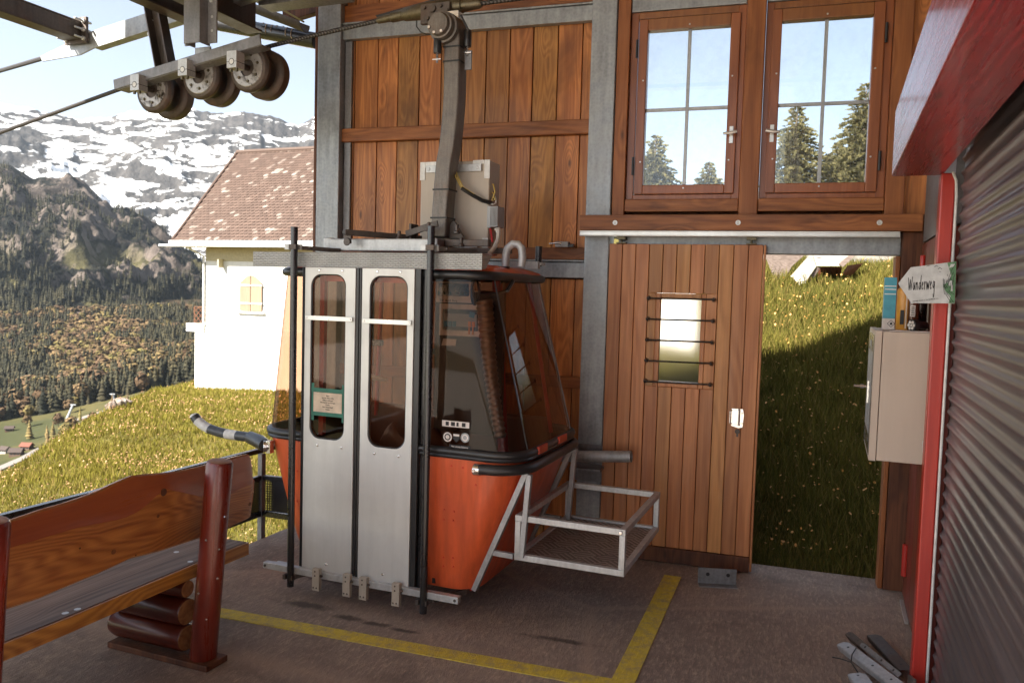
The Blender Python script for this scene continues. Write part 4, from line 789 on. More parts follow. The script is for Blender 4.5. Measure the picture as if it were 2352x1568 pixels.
for v0 in (421,437,452): lathe(b, ony(1117,v0,4.16), (1,0,0), [(0,.010),(.035,.010)], 8)
obj('wiring', b, [M_YWIRE, M_WWIRE, M_ZIP], eb, 0, True)
b = MB(); p, q = ony(1119,473,4.02), ony(1145,523,4.02); bx(b, p.x,p.x+.022,4.02,4.10,q.z,p.z); bx(b, p.x+.023,q.x,4.005,4.10,q.z+.004,p.z-.004)
for k in range(6): bx(b, p.x+.026+.0075*k,p.x+.030+.0075*k,4.001,4.0045,q.z+.01,p.z-.01)
obj('junction_box', b, M_GREYBOX, cabin, .003)
b = MB(); pts = [ony(1142,524,4.04), ony(1145,535,4.04), ony(1143,552,4.02), ony(1136,568,3.98), ony(1124,583,3.93)]; tube(b, pts, [.018,.012,.012,.012,.012], 8); b.mi = 1; tube(b, [ony(1126,524,4.05), ony(1129,540,4.05), ony(1131,556,4.04)], .006, 6); obj('conduit', b, [M_BONE, M_RWIRE], cabin, 0, True)
cpx = ony(1190,600,4.0); pts = [ony(u,v,4.0) for u, v in ((1161,612),(1162,585),(1166,570),(1178,560),(1190,561),(1198,570),(1200,590),(1197,612))]; rs_ = [.021 if k % 2 else .0225 for k in range(len(pts))]
b = MB(); tube(b, pts, .021, 12); b.mi = 1; tube(b, pts[:1]+[pts[0]+V((0,0,-.09))], .024, 10); obj('vent_hose', b, [M_GALVL, M_RUB], cabin, 0, True)
b = MB(); tube(b, [ony(1238,566,4.30), ony(1236,612,4.30)], .020, 12); b.mi = 1; lathe(b, ony(1240,608,4.30), (0,0,1), [(-.004,.03),(.012,.03)], 12); bx(b,-1.72,-1.55,4.25,4.28,1.80,1.84); obj('rear_guide_pole', b, [M_BLACK, M_GALV], cabin, 0, True)
# ------------------------------------------------------------------ bench
bench = thing('log_bench', (-2.7,2.2,0), 'varnished log bench with live edge backrest seen from behind at the platform edge', 'bench')
def post(y, name='post'):
    b = MB(); f0, f1 = V((-2.498,y,.028)), V((-2.412,y,.905)); pts = [f0+(f1-f0)*t for t in (0,.25,.5,.75,.985,1)]
    tube(b, pts, [.058,.057,.056,.056,.057,.050], 18); b.mi = 1; d = (f1-f0).normalized(); lathe(b, f1+d*.0005, d, [(0,.0485),(.001,.046)], 18)
    b.mi = 2
    for t, a_ in ((.57,-20),(.42,-15),(.22,-50),(.73,-5),(.35,-95),(.62,-80)):
        c = f0+(f1-f0)*t; n_ = V((math.cos(R(a_)), math.sin(R(a_)), 0)); lathe(b, c+n_*.0555, n_, [(0,.0055),(.003,.004)], 8)
    return obj(name, b, [W_LOGZ, W_END, M_CHROME], bench, 0, True)
post(2.70); post(1.69)
def bx_x(z): return -2.640+.095*z/.9+.0
up_pts = [(.70,.84),(1.2,.835),(1.55,.828),(1.87,.838),(2.0,.846),(2.12,.843),(2.22,.848),(2.32,.868),(2.40,.882),(2.46,.879),(2.56,.868),(2.66,.858),(2.80,.848),(2.95,.846),(3.09,.846)]
end_pts = [(3.125,.80),(3.145,.70),(3.14,.60),(3.115,.525)]
lo_pts = [(2.95,.512),(2.80,.515),(2.55,.53),(2.40,.545),(2.25,.528),(2.0,.512),(1.85,.520),(1.5,.515),(1.0,.52),(.70,.52)]
TH = .055
top_z = lambda y: float(np.interp(y, [p[0] for p in up_pts+end_pts[:3]], [p[1] for p in up_pts+end_pts[:3]]))
bot_z = lambda y: float(np.interp(y, [p[0] for p in lo_pts[::-1]]+[3.115,3.14], [p[1] for p in lo_pts[::-1]]+[.525,.60]))
wane = [onx(u,v,-2.53) for u, v in ((15,1269),(195,1214),(296,1195),(339,1175),(372,1140),(395,1124),(475,1142),(540,1138),(594,1112))]
mid_z = lambda y: float(np.interp(y, [p.y for p in wane], [p.z for p in wane]))
def backx(z): return -2.645+.095*z/.9
ycols = sorted(set([.70,1.0,1.3,1.6]+[1.7+.05*k for k in range(28)]+[3.09,3.115,3.138])); rows = []
for y in ycols:
    zt_, zb_ = top_z(y)+.006*math.sin(9*y), bot_z(y)+.004*math.sin(7*y); zm = min(mid_z(y), zt_-.012); e = max(0, (y-3.09)/.05)
    o = []
    for z, dx in ((zb_,-.012),(zb_+.010,0),(.5*zb_+.5*zm,0),(zm,0),(zm+.004,-.002),(.5*zm+.5*zt_,-.014),(zt_-.006,-.026),(zt_,-.036),(zt_-.004,-TH),(.5*(zt_+zb_),-TH),(zb_,-TH)): o.append(V((backx(z)+dx-.02*e*e, y, z)))
    rows.append(o)
b = MB(); n = len(rows[0]); b.v = [tuple(p) for o in rows for p in o]
for i in range(len(rows)-1):
    for k in range(n):
        l = (k+1) % n; b.f.append((i*n+k, i*n+l, (i+1)*n+l, (i+1)*n+k)); b.m.append(1 if 3 <= k <= 7 else 0)
b.f.append(tuple(range(n))); b.m.append(0); b.f.append(tuple(range((len(rows)-1)*n, len(rows)*n))); b.m.append(0)
b.mi = 2; face_n = V((1,0,-.10)).normalized()
for u, v, r_ in ((375,1130,.017),(268,1268,.011),(580,1158,.010),(366,1185,.008),(188,1259,.004),(321,1276,.004)):
    p = onx(u, v, -2.565); p.x = backx(p.z)+.0005; lathe(b, p, face_n, [(-.004,r_),(.0008,r_*.93)], 12)
obj('backrest', b, [W_BENCH, W_WANE, W_JAMB], bench, 0, True, ang=28)
b = MB(); sx = [(-2.572,.70),(-2.572,1.6),(-2.566,2.1),(-2.574,2.5),(-2.578,2.8),(-2.575,3.085)]
prism(b, [(x,y,.358) for x,y in sx]+[(-2.98,3.07,.358),(-2.98,.70,.358)], (0,0,.060)); b.mi = 1; prism(b, [(x-.010,y-.006,.4182) for x,y in sx]+[(-2.97,3.062,.4182),(-2.97,.72,.4182)], (0,0,.003)); b.mi = 2
for u, v in ((178,1398),(150,1407),(405,1267),(437,1289)): p = onz(u,v,.4216); lathe(b, p, (0,0,1), [(0,.013),(.0005,.012)], 12)
obj('seat', b, [W_BENCH, W_SEAT, M_GALVL], bench, .004)
for y in (2.695, 1.685):
    for k, (z, x1) in enumerate(((.098,-3.00),(.215,-2.985),(.318,-2.90))):
        r_ = .060 if k < 2 else .040; b = MB(); lathe(b, (-2.583,y,z), (-1,0,0), [(0,r_*.93),(.008,r_),(-2.583-x1-.03,r_*1.02),(-2.583-x1,r_*.9)], 18); b.mi = 1; lathe(b, (-2.5825,y,z), (1,0,0), [(0,r_*.92),(.001,r_*.9)], 18); obj('leg_log', b, [W_LOGX, W_END], bench, 0, True)
    b = MB(); bx(b, -2.99,-2.415,y-.065,y+.065,.0,.028); obj('base_board', b, W_JAMB, bench, .004)

# ------------------------------------------------------------------ guard rail at the platform edge
rail = thing('guard_rail', (-3.42,3.6,0), 'black steel guard rail with perforated mesh panel behind the log bench', 'railing')
RX = -3.44; ry = [-.5,1.2,2.7,4.24]; xe = -2.7
b = MB()
beam(b, (RX,-.5,.585), (RX,4.42,.585), .035, .03); beam(b, (RX,4.42,.585), (xe,4.44,.585), .035, .03)
beam(b, (RX,-.5,.405), (RX,4.24,.405), .03, .03); beam(b, (RX,-.5,.165), (RX,4.24,.165), .03, .035); beam(b, (RX,4.24,.165), (xe,4.30,.15), .03, .035); beam(b,(RX,4.24,.405),(xe,4.30,.405),.03,.03)
obj('rail_bar', b, M_BLACK, rail, .002)
for y in ry:
    b = MB(); bx(b, RX-.017,RX+.017,y-.02,y+.02,-.5,.56); obj('rail_post', b, M_GALVD, rail, .002)
def _perf():
    t = NT('perforated_sheet'); c = t.coord(); d = t.voro(t.mapping(c, (62,62,62)), 1.0, 'F1', 0.0); f = t.ramp(d, .30, .34)
    p = t.n('ShaderNodeBsdfPrincipled', Metallic=.5, Roughness=.5); p.inputs[0].default_value = (.045,.045,.05,1); tr = t.n('ShaderNodeBsdfTransparent'); mx = t.n('ShaderNodeMixShader'); t.set(mx.inputs[0], f); t.set(mx.inputs[1], tr.outputs[0]); t.set(mx.inputs[2], p.outputs[0]); t.t.links.new(mx.outputs[0], t.out.inputs[0]); return t.mat
M_PERF = _perf()
b = MB()
for a, c in zip(ry[:-1], ry[1:]): bx(b, RX-.001,RX+.001,a+.02,c-.02,.182,.39)
prism(b, [(RX+.03,4.244,.182),(xe,4.30,.182),(xe,4.30,.39),(RX+.03,4.244,.39)], (0,.002,0)); obj('mesh_panel', b, M_PERF, rail)

# ------------------------------------------------------------------ overhead steelwork
frame = thing('roof_steelwork', (-4.2,4.0,3.3), 'dark galvanised steel beams bolted together overhead to the left of the cabin', 'steel frame')
def ibeam_y(b, xc, w, z0, h, y0, y1, tf=.012):
    bx(b, xc-w/2,xc+w/2,y0,y1,z0,z0+tf); bx(b, xc-.006,xc+.006,y0,y1,z0+tf,z0+h-tf); bx(b, xc-w/2,xc+w/2,y0,y1,z0+h-tf,z0+h)
b = MB(); bx(b, -5.135,-5.005,-1.0,4.20,3.355,3.365); bx(b,-5.135,-5.005,-1,4.20,3.375+.095,3.48); bx(b,-5.02,-5.008,-1,4.20,3.366,3.469); bx(b,-5.13,-5.118,-1,4.20,3.366,3.469); obj('box_beam', b, M_STEELD, frame, .002)
b = MB(); bx(b, -5.17,-4.96,4.201,4.222,3.33,3.51); b.mi = 1
for x, z in ((-5.15,3.36),(-4.98,3.36),(-4.98,3.48),(-5.15,3.48),(-4.98,3.42)): lathe(b, (x,4.20,z), (0,-1,0), [(-.06,.008),(.0,.016),(.012,.016),(.014,.008),(.075,.008)], 8)
obj('end_plate', b, [M_STEELD, M_GALVL], frame, .002)
B0, B1 = V((-4.93,4.235,3.36)), V((-2.9,4.235,3.655)); bd = (B1-B0).normalized(); tz = V((0,0,1))
b = MB(); bt = V((-5.46,4.235,3.285))
prism(b, [bt, bt+V((.02,0,-.038)), bt+V((.40,0,-.022)), B0+V((.0,0,-.062)), B1+V((0,0,-.06)), B1+V((0,0,.062)), B0+V((0,0,.060))], (0,.012,0)); prism(b, [B0+V((0,.013,.05)), B1+V((0,.013,.05)), B1+V((0,.013,.062)), B0+V((0,.013,.062))], (0,.06,0)); prism(b, [B0+V((0,.013,-.06)), B1+V((0,.013,-.06)), B1+V((0,.013,-.048)), B0+V((0,.013,-.048))], (0,.06,0)); obj('channel_beam', b, M_COLUMN, frame, .002)
b = MB(); ibeam_y(b, -3.955, .11, 3.345, .30, -.8, 4.22); obj('roof_beam', b, M_STEELD, frame, .002)
b = MB(); ibeam_y(b, -3.70, .13, 3.352, .34, -.8, 4.45, .014); obj('roof_beam', b, M_STEELD, frame, .002)
b = MB(); p = ony(593,26,4.1); bx(b, p.x-.26,p.x+.03,3.6,4.42,3.53,3.545); b.mi = 1
for u0, v0 in ((580,8),(588,16),(600,26),(567,15)): c = ony(u0,v0,3.95); lathe(b, (c.x,c.y,3.515), (0,0,1), [(-.02,.014),(.014,.014)], 6)
obj('splice_plate', b, [M_STEELD, M_GALVL], frame, .002)
b = MB(); bx(b, -3.60,-2.95,4.36,4.50,3.495,3.51); bx(b,-3.60,-2.95,4.36,4.372,3.511,3.72); obj('cross_beam', b, M_GALVD, frame, .002)
h0, h1 = ony(352,38,3.98), ony(375,160,3.86)
b = MB(); beam(b, h0+V((0,.02,.1)), h1+V((0,.05,-.02)), .095, .012, V((0,1,0))); 
for sgn in (-1,1): beam(b, h0+V((sgn*.052,.0,.1)), h1+V((sgn*.052,.03,-.02)), .010, .07, V((0,1,0)))
b.mi = 1
for v0 in (50,80): c = ony(347,v0,3.97); lathe(b, c, (0,-1,0), [(-.02,.018),(.02,.016)], 8)
obj('hanger_channel', b, [M_STEELD, M_GALVL], frame, .002)
c0_, c1_ = ony(460,15,3.80), ony(461,108,3.80)
b = MB(); x0, x1 = ony(424,60,3.80).x, ony(497,60,3.80).x; xm0, xm1 = ony(441,60,3.80).x, ony(477,60,3.80).x; z1, z0 = 3.37, ony(460,106,3.80).z
bx(b, xm0,xm1,3.735,3.745,z0,z1); bx(b, x0,xm0-.001,3.80,3.81,z0+.01,z1); bx(b, xm1+.001,x1,3.80,3.81,z0+.01,z1); bx(b,xm0-.001,xm0+.009,3.7455,3.82,z0+.0,z1); bx(b,xm1-.009,xm1+.001,3.7455,3.82,z0,z1); b.mi = 1
for x in ((x0+xm0)/2,(x1+xm1)/2):
    for k, z in enumerate((z1-.05,z1-.14,z1-.22)): lathe(b, (x,3.80,z), (0,-1,0), [(0,.014),(.012,.012)] if k == 0 else [(0,.009),(.001,.009)], 8)
obj('hanger_bracket', b, [M_GALVD, M_GALVL], frame, .002)

shv = thing('sheave_battery', (-3.8,3.95,2.95), 'row of three worn steel rope rollers under an angle beam above the bench', 'rope rollers')
c0, c1 = ony(264,203,3.86), ony(600,100,3.86); b = MB(); d = (c1-c0)
beam(b, c0+V((0,-.005,.02)), c1+V((0,-.005,.02)), .010, .062); beam(b, c0+V((.02,.045,-.008)), c1+V((0,.045,-.008)), .09, .010); obj('carrier_angle', b, M_GALVD, shv, .002)
zc = ony(461,118,3.86); b = MB(); bx(b, zc.x-.06,zc.x+.06,3.875,3.885,zc.z-.07,z0+.02); obj('link_plate', b, M_GALV, shv, .002)
def roller(cu, cv, kind):
    c = ony(cu, cv, 3.94); b = MB()
    lathe(b, c, (0,1,0), [(0,.126),(.004,.132),(.020,.142),(.040,.140),(.060,.112)]); b.mi = 1; lathe(b, c, (0,1,0), [(.060,.112),(.066,.100),(.105,.096),(.128,.106)], 40, False); b.mi = 0; lathe(b, c, (0,1,0), [(.128,.106),(.142,.146),(.150,.152),(.205,.150),(.212,.142)], 40, True); w_ = obj('roller', b, [M_STEELD2, M_RUB], shv, 0, True, ang=35)
    b = MB(); lathe(b, c-V((0,.0015,0)), (0,-1,0), [(0,.112),(.004,.108),(.006,.050),(-.02,.046)], 36, False); b.mi = 1
    for k in range(7):
        a_ = 2*PI*k/7+.3; lathe(b, c+V((.080*math.cos(a_),-.007,.080*math.sin(a_))), (0,-1,0), [(0,.010),(.007,.008)], 6)
    obj('disc', b, [kind, M_BRASS], w_, 0, True, ang=35)
    b = MB(); lathe(b, c+V((0,.02,0)), (0,-1,0), [(0,.044),(.01,.030),(.012,.018),(.115,.018),(.116,.010)], 16); obj('axle', b, M_STEELD, w_, 0, True)
    q = V((c.x,3.835,c.z)); b = MB(); bx(b, q.x-.035,q.x+.035,3.80,3.87,q.z-.035,q.z+.062); b.mi = 1; bx(b,q.x-.036,q.x+.036,3.7995,3.8705,q.z-.0015,q.z+.0015); lathe(b, (q.x,3.80,q.z), (0,-1,0), [(0,.019),(.0006,.019)], 18); b.mi = 2; lathe(b, (q.x,3.7992,q.z), (0,-1,0), [(0,.015),(.0006,.015)], 18)
    b.mi = 3
    for dx in (-.02,.02): lathe(b, (q.x+dx,3.82,q.z-.035), (0,0,-1), [(0,.010),(.018,.009)], 8)
    obj('bearing_block', b, [M_GALVL, M_INK, M_WHITE, M_BRASS], shv, .002)
M_STEELD2 = galv('roller_tread_steel', (.085,.064,.053), .5, .4, .45, .5)
def _disc(k):
    t = NT('greasy_disc_%s' % ('dark' if k else 'pale')); c = t.coord('Object'); n = t.noise(c, 11, 6, .75, 1.2); n2 = t.noise(c, 28, 4, .7)
    kk = t.math('ADD', t.math('MULTIPLY', n, .7), t.math('MULTIPLY', n2, .3)); cc = t.mix(t.ramp(kk, .46 if k else .50, .56 if k else .62), (.36,.335,.31), (.030,.019,.013)); t.bsdf(cc, .35, .45, t.bump(kk, .2, .004)); return t.mat
roller(349.5, 207, _disc(1)); roller(458, 174, _disc(0)); roller(569, 156.5, _disc(0))

b = MB(); pts = [ony(-260,392,4.05), ony(0,305,4.05), ony(262,210,4.05), ony(349,181,4.05), ony(458,147,4.05), ony(569,122,4.05), ony(622,106,4.05), ony(725,81,4.05), ony(868,48,4.05), ony(975,27,4.05), ony(1107,8,4.05), ony(1480,-40,4.05), ony(2352,-150,4.05)]
pts.insert(0, pts[0]+(pts[0]-pts[1])*25); tube(b, pts, .0135, 8)
def _rope():
    t = NT('wire_rope'); w = t.n('ShaderNodeTexWave', {'bands_direction': 'DIAGONAL'}, Vector=t.coord()); w.inputs['Scale'].default_value = 28; t.bsdf(t.mix(w.outputs[0], (.018,.016,.016), (.085,.075,.072)), .45, .4, t.bump(w.outputs[0], .6, .004)); return t.mat
M_ROPE = _rope()
tag(obj('haul_rope', b, M_ROPE, None, 0, True), 'steel haul rope running over the rollers and through the cabin grip', 'rope')
b = MB(); q = bt+V((.03,.02,-.005)); e = ony(0,163,4.6); tube(b, [q, e, e+(e-q)*14], .017, 8); tag(obj('stay_cable', b, M_ROPE, None, 0, True), 'thicker steel cable leaving the pointed tip of the overhead beam at upper left', 'cable')
b = MB(); g0, g1 = ony(575,67,4.90), ony(723,94,4.90); tube(b, [g0-(g1-g0)*.5, g0, g1, g1+(g1-g0)*.03], .057, 14); b.mi = 1
for k in range(11):
    t = .05+.9*k/11+random.uniform(-.02,.02); c = g0+(g1-g0)*t; a0 = random.uniform(-60,60); L_ = random.uniform(.2,1.6); tube(b, [c+V((.002*j,-.0585*math.cos(R(80-a0*.4)-j*L_/5-.0), .0585*math.sin(R(80-a0*.4)-j*L_/5))) for j in range(6)], .0035, 5)
tag(obj('drain_pipe', b, [M_BLACK, M_NOTE], None, 0, True), 'black drain pipe streaked with pale drips beside the left steel column', 'pipe')
gt = thing('gutter', (-3.5,4.7,3.8), 'dark half round gutter with yellow edged bracket below the roof edge', 'gutter')
b = MB(); pth = [ony(612,22,4.75), ony(700,55,4.75)]; d = (pth[1]-pth[0]); half = []
for t in (-.6,0,.5,1.0): c = pth[0]+d*t; half.append([c+V((0,.06*math.cos(a_),.06*math.sin(a_))) for a_ in [PI+PI*j/9 for j in range(10)]]+[c+V((0,.056*math.cos(a_),.056*math.sin(a_)+.002)) for a_ in [2*PI-PI*j/9 for j in range(10)]])
loft(b, half, True); obj('trough', b, M_STEELD, gt, 0, True)
M_OLIVE = plain('olive_wood', (.30,.24,.06), .6); b = MB(); beam(b, ony(640,18,4.72), ony(696,50,4.72), .03, .012); obj('edge_lath', b, M_OLIVE, gt); b = MB(); beam(b, ony(655,40,4.9), ony(735,16,4.9), .06, .09); obj('rafter_end', b, W_JAMB, gt, .004)

# ------------------------------------------------------------------ unseen station roof, outline shaped to shade the platform and the hillside
b = MB(); RP = [(-9.6,-3.2),(-5.35,3.15),(-3.05,5.22),(-1.2,8.3),(-1.2,8.7),(7,8.7),(7,-2.9),(-5.0,-2.9),(-6.6,-4.3),(-8.2,-4.3)]
prism(b, [(x,y,4.92) for x,y in RP], (0,0,.16)); tag(obj('station_roof', b, W_SOFF), 'unseen boarded station roof with its outline shaped to shade the platform and the hillside', 'roof')

# ------------------------------------------------------------------ white house down the slope
hs = thing('white_house', (-20.5,26,-2.9), 'white rendered house with brown tiled hipped roof and one shuttered window', 'house')
M_REND = paint('white_render', (.70,.69,.665), .85, 0, .3, 0, (.5,.46,.40), .06, .25); M_EAVE = plain('cream_soffit', (.42,.36,.22), .7); M_GUT = plain('white_gutter', (.78,.78,.76), .5)
b = MB(); bx(b, -24.02,-9.5,26.0,34,-.10,3.06); obj('wall', b, M_REND, hs)
b = MB(); bx(b, -24.53,-9.4,25.95,34,-4.2,-.105); obj('wall', b, M_REND, hs)
b = MB(); bx(b, -24.95,-24.025,25.9,31,-.30,.03); obj('balcony_slab', b, M_REND, hs)
b = MB(); x0_, x1_ = -24.7, -24.03; z0_, z1_ = .04, .72
for a, c in (((x0_,z0_),(x1_,z0_)),((x0_,z1_),(x1_,z1_)),((x0_,z0_),(x0_,z1_)),((x1_,z0_),(x1_,z1_))): beam(b, (a[0],26.1,a[1]), (c[0],26.1,c[1]), .035, .035, V((0,1,0)))
for k in range(7):
    t = -.68+.23*k
    for sg in (1,-1):
        pA = [(x0_+max(0,t), z0_+max(0,-t)), (x0_+min(.67,t+.68), z0_+min(.68,.68-max(0,t+.68-.67)))]
        a = V((x0_+max(0,t),26.1+.01*sg,z0_+max(0,-t))); L2 = min(.67-max(0,t), .68-max(0,-t))
        if L2 > .05:
            c = a+V((L2,0,L2))
            if sg < 0: a, c = V((x0_+x1_-a.x,a.y,a.z)), V((x0_+x1_-c.x,c.y,c.z))
            beam(b, a, c, .02, .02, V((0,1,0)))
obj('balcony_railing', b, W_JAMB, hs)
EZ, RZ = 3.42, 7.72; ex0, ey0 = -25.15, 25.3; rx0, ry0 = -25.6+ (25.6-21.0)-1.0, 30.2
rl = ony(545,350,30.2); RZ = rl.z; rx0 = rl.x
def _tile():
    t = NT('brown_plain_tiles'); isl = t.island(); n = t.noise(t.coord(), .55, 5, .6); k = t.math('ADD', t.math('MULTIPLY', isl, 1.0), t.math('MULTIPLY', n, .75))
    cc = t.mix(t.ramp(isl, 0, 1), (.068,.041,.030), (.100,.062,.046)); lich = t.ramp(k, 1.25, 1.42); cc = t.mix(t.math('MULTIPLY', lich, .8), cc, (.27,.235,.205)); t.bsdf(cc, .8); return t.mat
M_TILE = _tile(); vs = []; fs = []
def tile(c, ux, upv, nn, w, h):
    o = len(vs); vs.extend([c-ux*w/2+upv*h-nn*.02, c+ux*w/2+upv*h-nn*.02, c+ux*w/2+upv*.05+nn*.012, c+ux*w*.25+nn*.014, c-ux*w*.25+nn*.014, c-ux*w/2+upv*.05+nn*.012]); fs.append((o,o+5,o+4,o+3,o+2,o+1))
A = V((ex0,ey0,EZ)); Rg = V((rx0,ry0,RZ)); upv = (V((0,ry0-ey0,RZ-EZ))); SL = upv.length; upv.normalize(); nn = V((1,0,0)).cross(upv).normalized(); rows_ = 34
for i in range(rows_):
    s = SL*i/rows_; t = s/SL; xl = ex0+(rx0-ex0)*t; k = 0; x = xl+.02+(.11 if i % 2 else 0)
    while x < -9.2:
        tile(V((x+.1,ey0,EZ))+upv*s+V((0,0,random.uniform(0,.006))), V((1,0,0)), upv, nn, .205, SL/rows_*1.35); x += .212
b = MB(); b.add(vs, fs); rf = obj('roof', b, M_TILE, hs)
b = MB(); b.add([(ex0,ey0,EZ-.03),(-9.2,ey0,EZ-.03),(-9.2,ry0,RZ-.04),(rx0,ry0,RZ-.04),(ex0,35,EZ-.03),(-9.2,35,EZ-.03)], [(0,1,2,3),(0,3,4),(3,2,5,4)]); tube(b, [(rx0,ry0,RZ),(-9.2,ry0,RZ)], .11, 8); tube(b, [(ex0+.02,ey0+.02,EZ+.01),(rx0,ry0,RZ)], .07, 8); obj('ridge_tiles', b, M_TILE, rf)
b = MB(); bx(b, ex0-.02,-9.2,ey0-.13,ey0-.005,EZ-.19,EZ-.02); tube(b, [(ex0-.55,ey0-.10,EZ-.22),(-9.2,ey0-.10,EZ-.24)], .05, 8); obj('eaves_gutter', b, M_GUT, hs, 0, True)
b = MB(); bx(b, ex0,-9.2,ey0,26.4,EZ-.24,EZ-.20); obj('soffit', b, M_EAVE, hs); b = MB(); bx(b, -24.0,-9.5,25.975,25.998,2.62,3.17); obj('frieze', b, M_EAVE, hs)
b = MB(); tube(b, [(ex0+.5,25.6,EZ-.25),(-24.08,25.95,2.8),(-24.08,25.95,-.1)], .045, 8); obj('downpipe', b, M_REND, hs, 0, True)
p, q = ony(552,650,25.97), ony(602,715,25.97); xm = (p.x+q.x)/2; zt2 = ony(577,632,25.97).z
b = MB()
for a, c in ((p.x,xm-.012),(xm+.012,q.x)):
    pr = [(a,25.93,q.z),(c,25.93,q.z)]+[(c+(a-c)*j/6, 25.93, p.z+(zt2-p.z)*math.sin(PI*(((c+(a-c)*j/6)-p.x)/(q.x-p.x)))) for j in range(7)]; prism(b, pr, (0,.04,0))
shu = obj('window_shutter', b, W_SHUT, hs, .01)
b = MB()
for a, c in ((p.x-.03,xm-.03),(xm+.03,q.x+.03)):
    for z in (q.z+.30, p.z-.08): b = MB(); bx(b, a,c,25.905,25.928,z-.025,z+.025); obj('shutter_strap', b, M_GUT, shu)
b = MB(); bx(b, p.x-.12,q.x+.12,25.88,25.999,q.z-.11,q.z-.03); obj('window_sill', b, M_REND, hs)
b = MB(); bx(b, -23.15,-23.08,25.7,25.97,2.35,2.7); obj('eaves_bracket', b, M_EAVE, hs)
# ------------------------------------------------------------------ terrain
def azel(u, v): d = ray(u, v); return math.degrees(math.atan2(d.x, d.y)), d.z/math.hypot(d.x, d.y)
def sstep(a, c, x): t = np.clip((x-a)/(c-a), 0, 1); return t*t*(3-2*t)
_lat = rng.random((256,256))
def vnoise(x, y):
    xi = np.floor(x).astype(int); yi = np.floor(y).astype(int); fx = x-xi; fy = y-yi; fx = fx*fx*(3-2*fx); fy = fy*fy*(3-2*fy)
    g = lambda i, j: _lat[i % 256, j % 256]
    return (g(xi,yi)*(1-fx)+g(xi+1,yi)*fx)*(1-fy)+(g(xi,yi+1)*(1-fx)+g(xi+1,yi+1)*fx)*fy
def fbm(x, y, o=5, ridged=False):
    s = 0; a = .5
    for k in range(o):
        n = vnoise(x*2**k+17*k, y*2**k+31*k); s = s + a*((1-np.abs(2*n-1)) if ridged else n); a *= .5
    return s
CR = [(-900,1700,11),(0,1090,14),(100,1026,17),(200,966,21),(270,925,25),(360,899,32),(450,878,40),(600,868,44),(720,868,46)]
CA = np.array([azel(u,v)[0] for u,v,_ in CR]); CT = np.array([azel(u,v)[1] for u,v,_ in CR]); CD = np.array([d for *_, d in CR], float)
RD = np.array([0,4.9,5.25,9.5,12,14,40,90,150]); RZh = np.array([-.62,-.62,-.05,1.05,1.68,2.08,4.8,8,6])
def hgt(az, d):
    az = np.asarray(az, float); d = np.asarray(d, float)
    dc = np.interp(az, CA, CD); zc = 1.66+np.interp(az, CA, CT)*dc
    zl = np.where(d <= dc, -.62+(zc+.62)*np.clip((d-3.6)/(dc-3.6),0,1)**.95, zc-.30*(d-dc)-.0035*(d-dc)**2)
    zl = np.maximum(zl, -150); zr = np.interp(d, RD, RZh); w = sstep(-33, -25, az)
    w = w*(1-sstep(60, 95, az)); zb = np.full_like(d, -.62); h = zl*(1-w)+zr*w; back = sstep(-75,-95,az)*0
    bk = np.maximum(sstep(-80, -100, az), sstep(60, 95, az)); bk = np.where(az < -80, np.clip((-80-az)/20,0,1), np.where(az > 60, np.clip((az-60)/35,0,1), 0))
    h = h*(1-bk)+zb*bk
    x = d*np.sin(np.radians(az)); y = d*np.cos(np.radians(az))
    return h + (fbm(x*.35+50, y*.35+50, 4)-.47)*.22*np.clip((d-5.5)/6,0,1)*np.clip(60/d,0,1)
def polar(azs, ds, zf): 
    A, D = np.meshgrid(np.radians(azs), ds, indexing='ij'); Z = zf(np.degrees(A), D)
    vs = np.stack([D*np.sin(A), D*np.cos(A), Z], -1).reshape(-1,3); n, m_ = len(azs), len(ds)
    i, j = np.meshgrid(np.arange(n-1), np.arange(m_-1), indexing='ij'); k = (i*m_+j).ravel()
    return vs, np.stack([k, k+m_, k+m_+1, k+1], -1)
azs = np.unique(np.concatenate([np.arange(-180,180.1,3), np.arange(-72,14,.4)]))
ds = np.concatenate([np.geomspace(2.6,5.0,6)[:-1], np.geomspace(5.0,150,110)])
def _meadow():
    t = NT('meadow_soil'); c = t.coord(); n = t.noise(c, .55, 6, .7); n2 = t.noise(c, 9, 5, .7)
    cc = t.mix(t.ramp(n, .35, .65), (.115,.102,.024), (.165,.130,.034)); cc = t.mix(t.math('MULTIPLY', t.ramp(n2, .4, .7), .6), cc, (.075,.076,.02)); t.bsdf(cc, .9, 0, t.bump(n2, 1, .05), 0, .2); return t.mat
M_MEAD = _meadow(); vs, fs = polar(azs, ds, hgt); struct(npobj('meadow', vs, fs, M_MEAD, None, True))
# unseen pale yard added behind the camera to bounce sunlight inside
b = MB(); prism(b, [(-14,-40,-.30),(40,-40,-.30),(40,-1.22,-.30),(-3.46,-1.22,-.30),(-14,-9,-.30)], (0,0,.28))
def _bounce_mat():
    t = NT('bounce_surface'); c = t.coord(); n = t.noise(c, 30, 5, .7); t.bsdf(t.mix(n, (.52,.47,.40), (.72,.66,.57)), .9); return t.mat
struct(obj('bounce_yard', b, _bounce_mat()))
def march(u, v, hf, d0=4, d1=8000):
    az, te = azel(u, v); ds_ = np.geomspace(d0, d1, 6000); z = 1.66+te*ds_; h = hf(np.full_like(ds_, az), ds_); k = np.argmax(h >= z)
    if h[k] < z[k]: print('no ground under', u, v)
    d = ds_[k]; return V((d*math.sin(R(az)), d*math.cos(R(az)), float(h[k]))), d

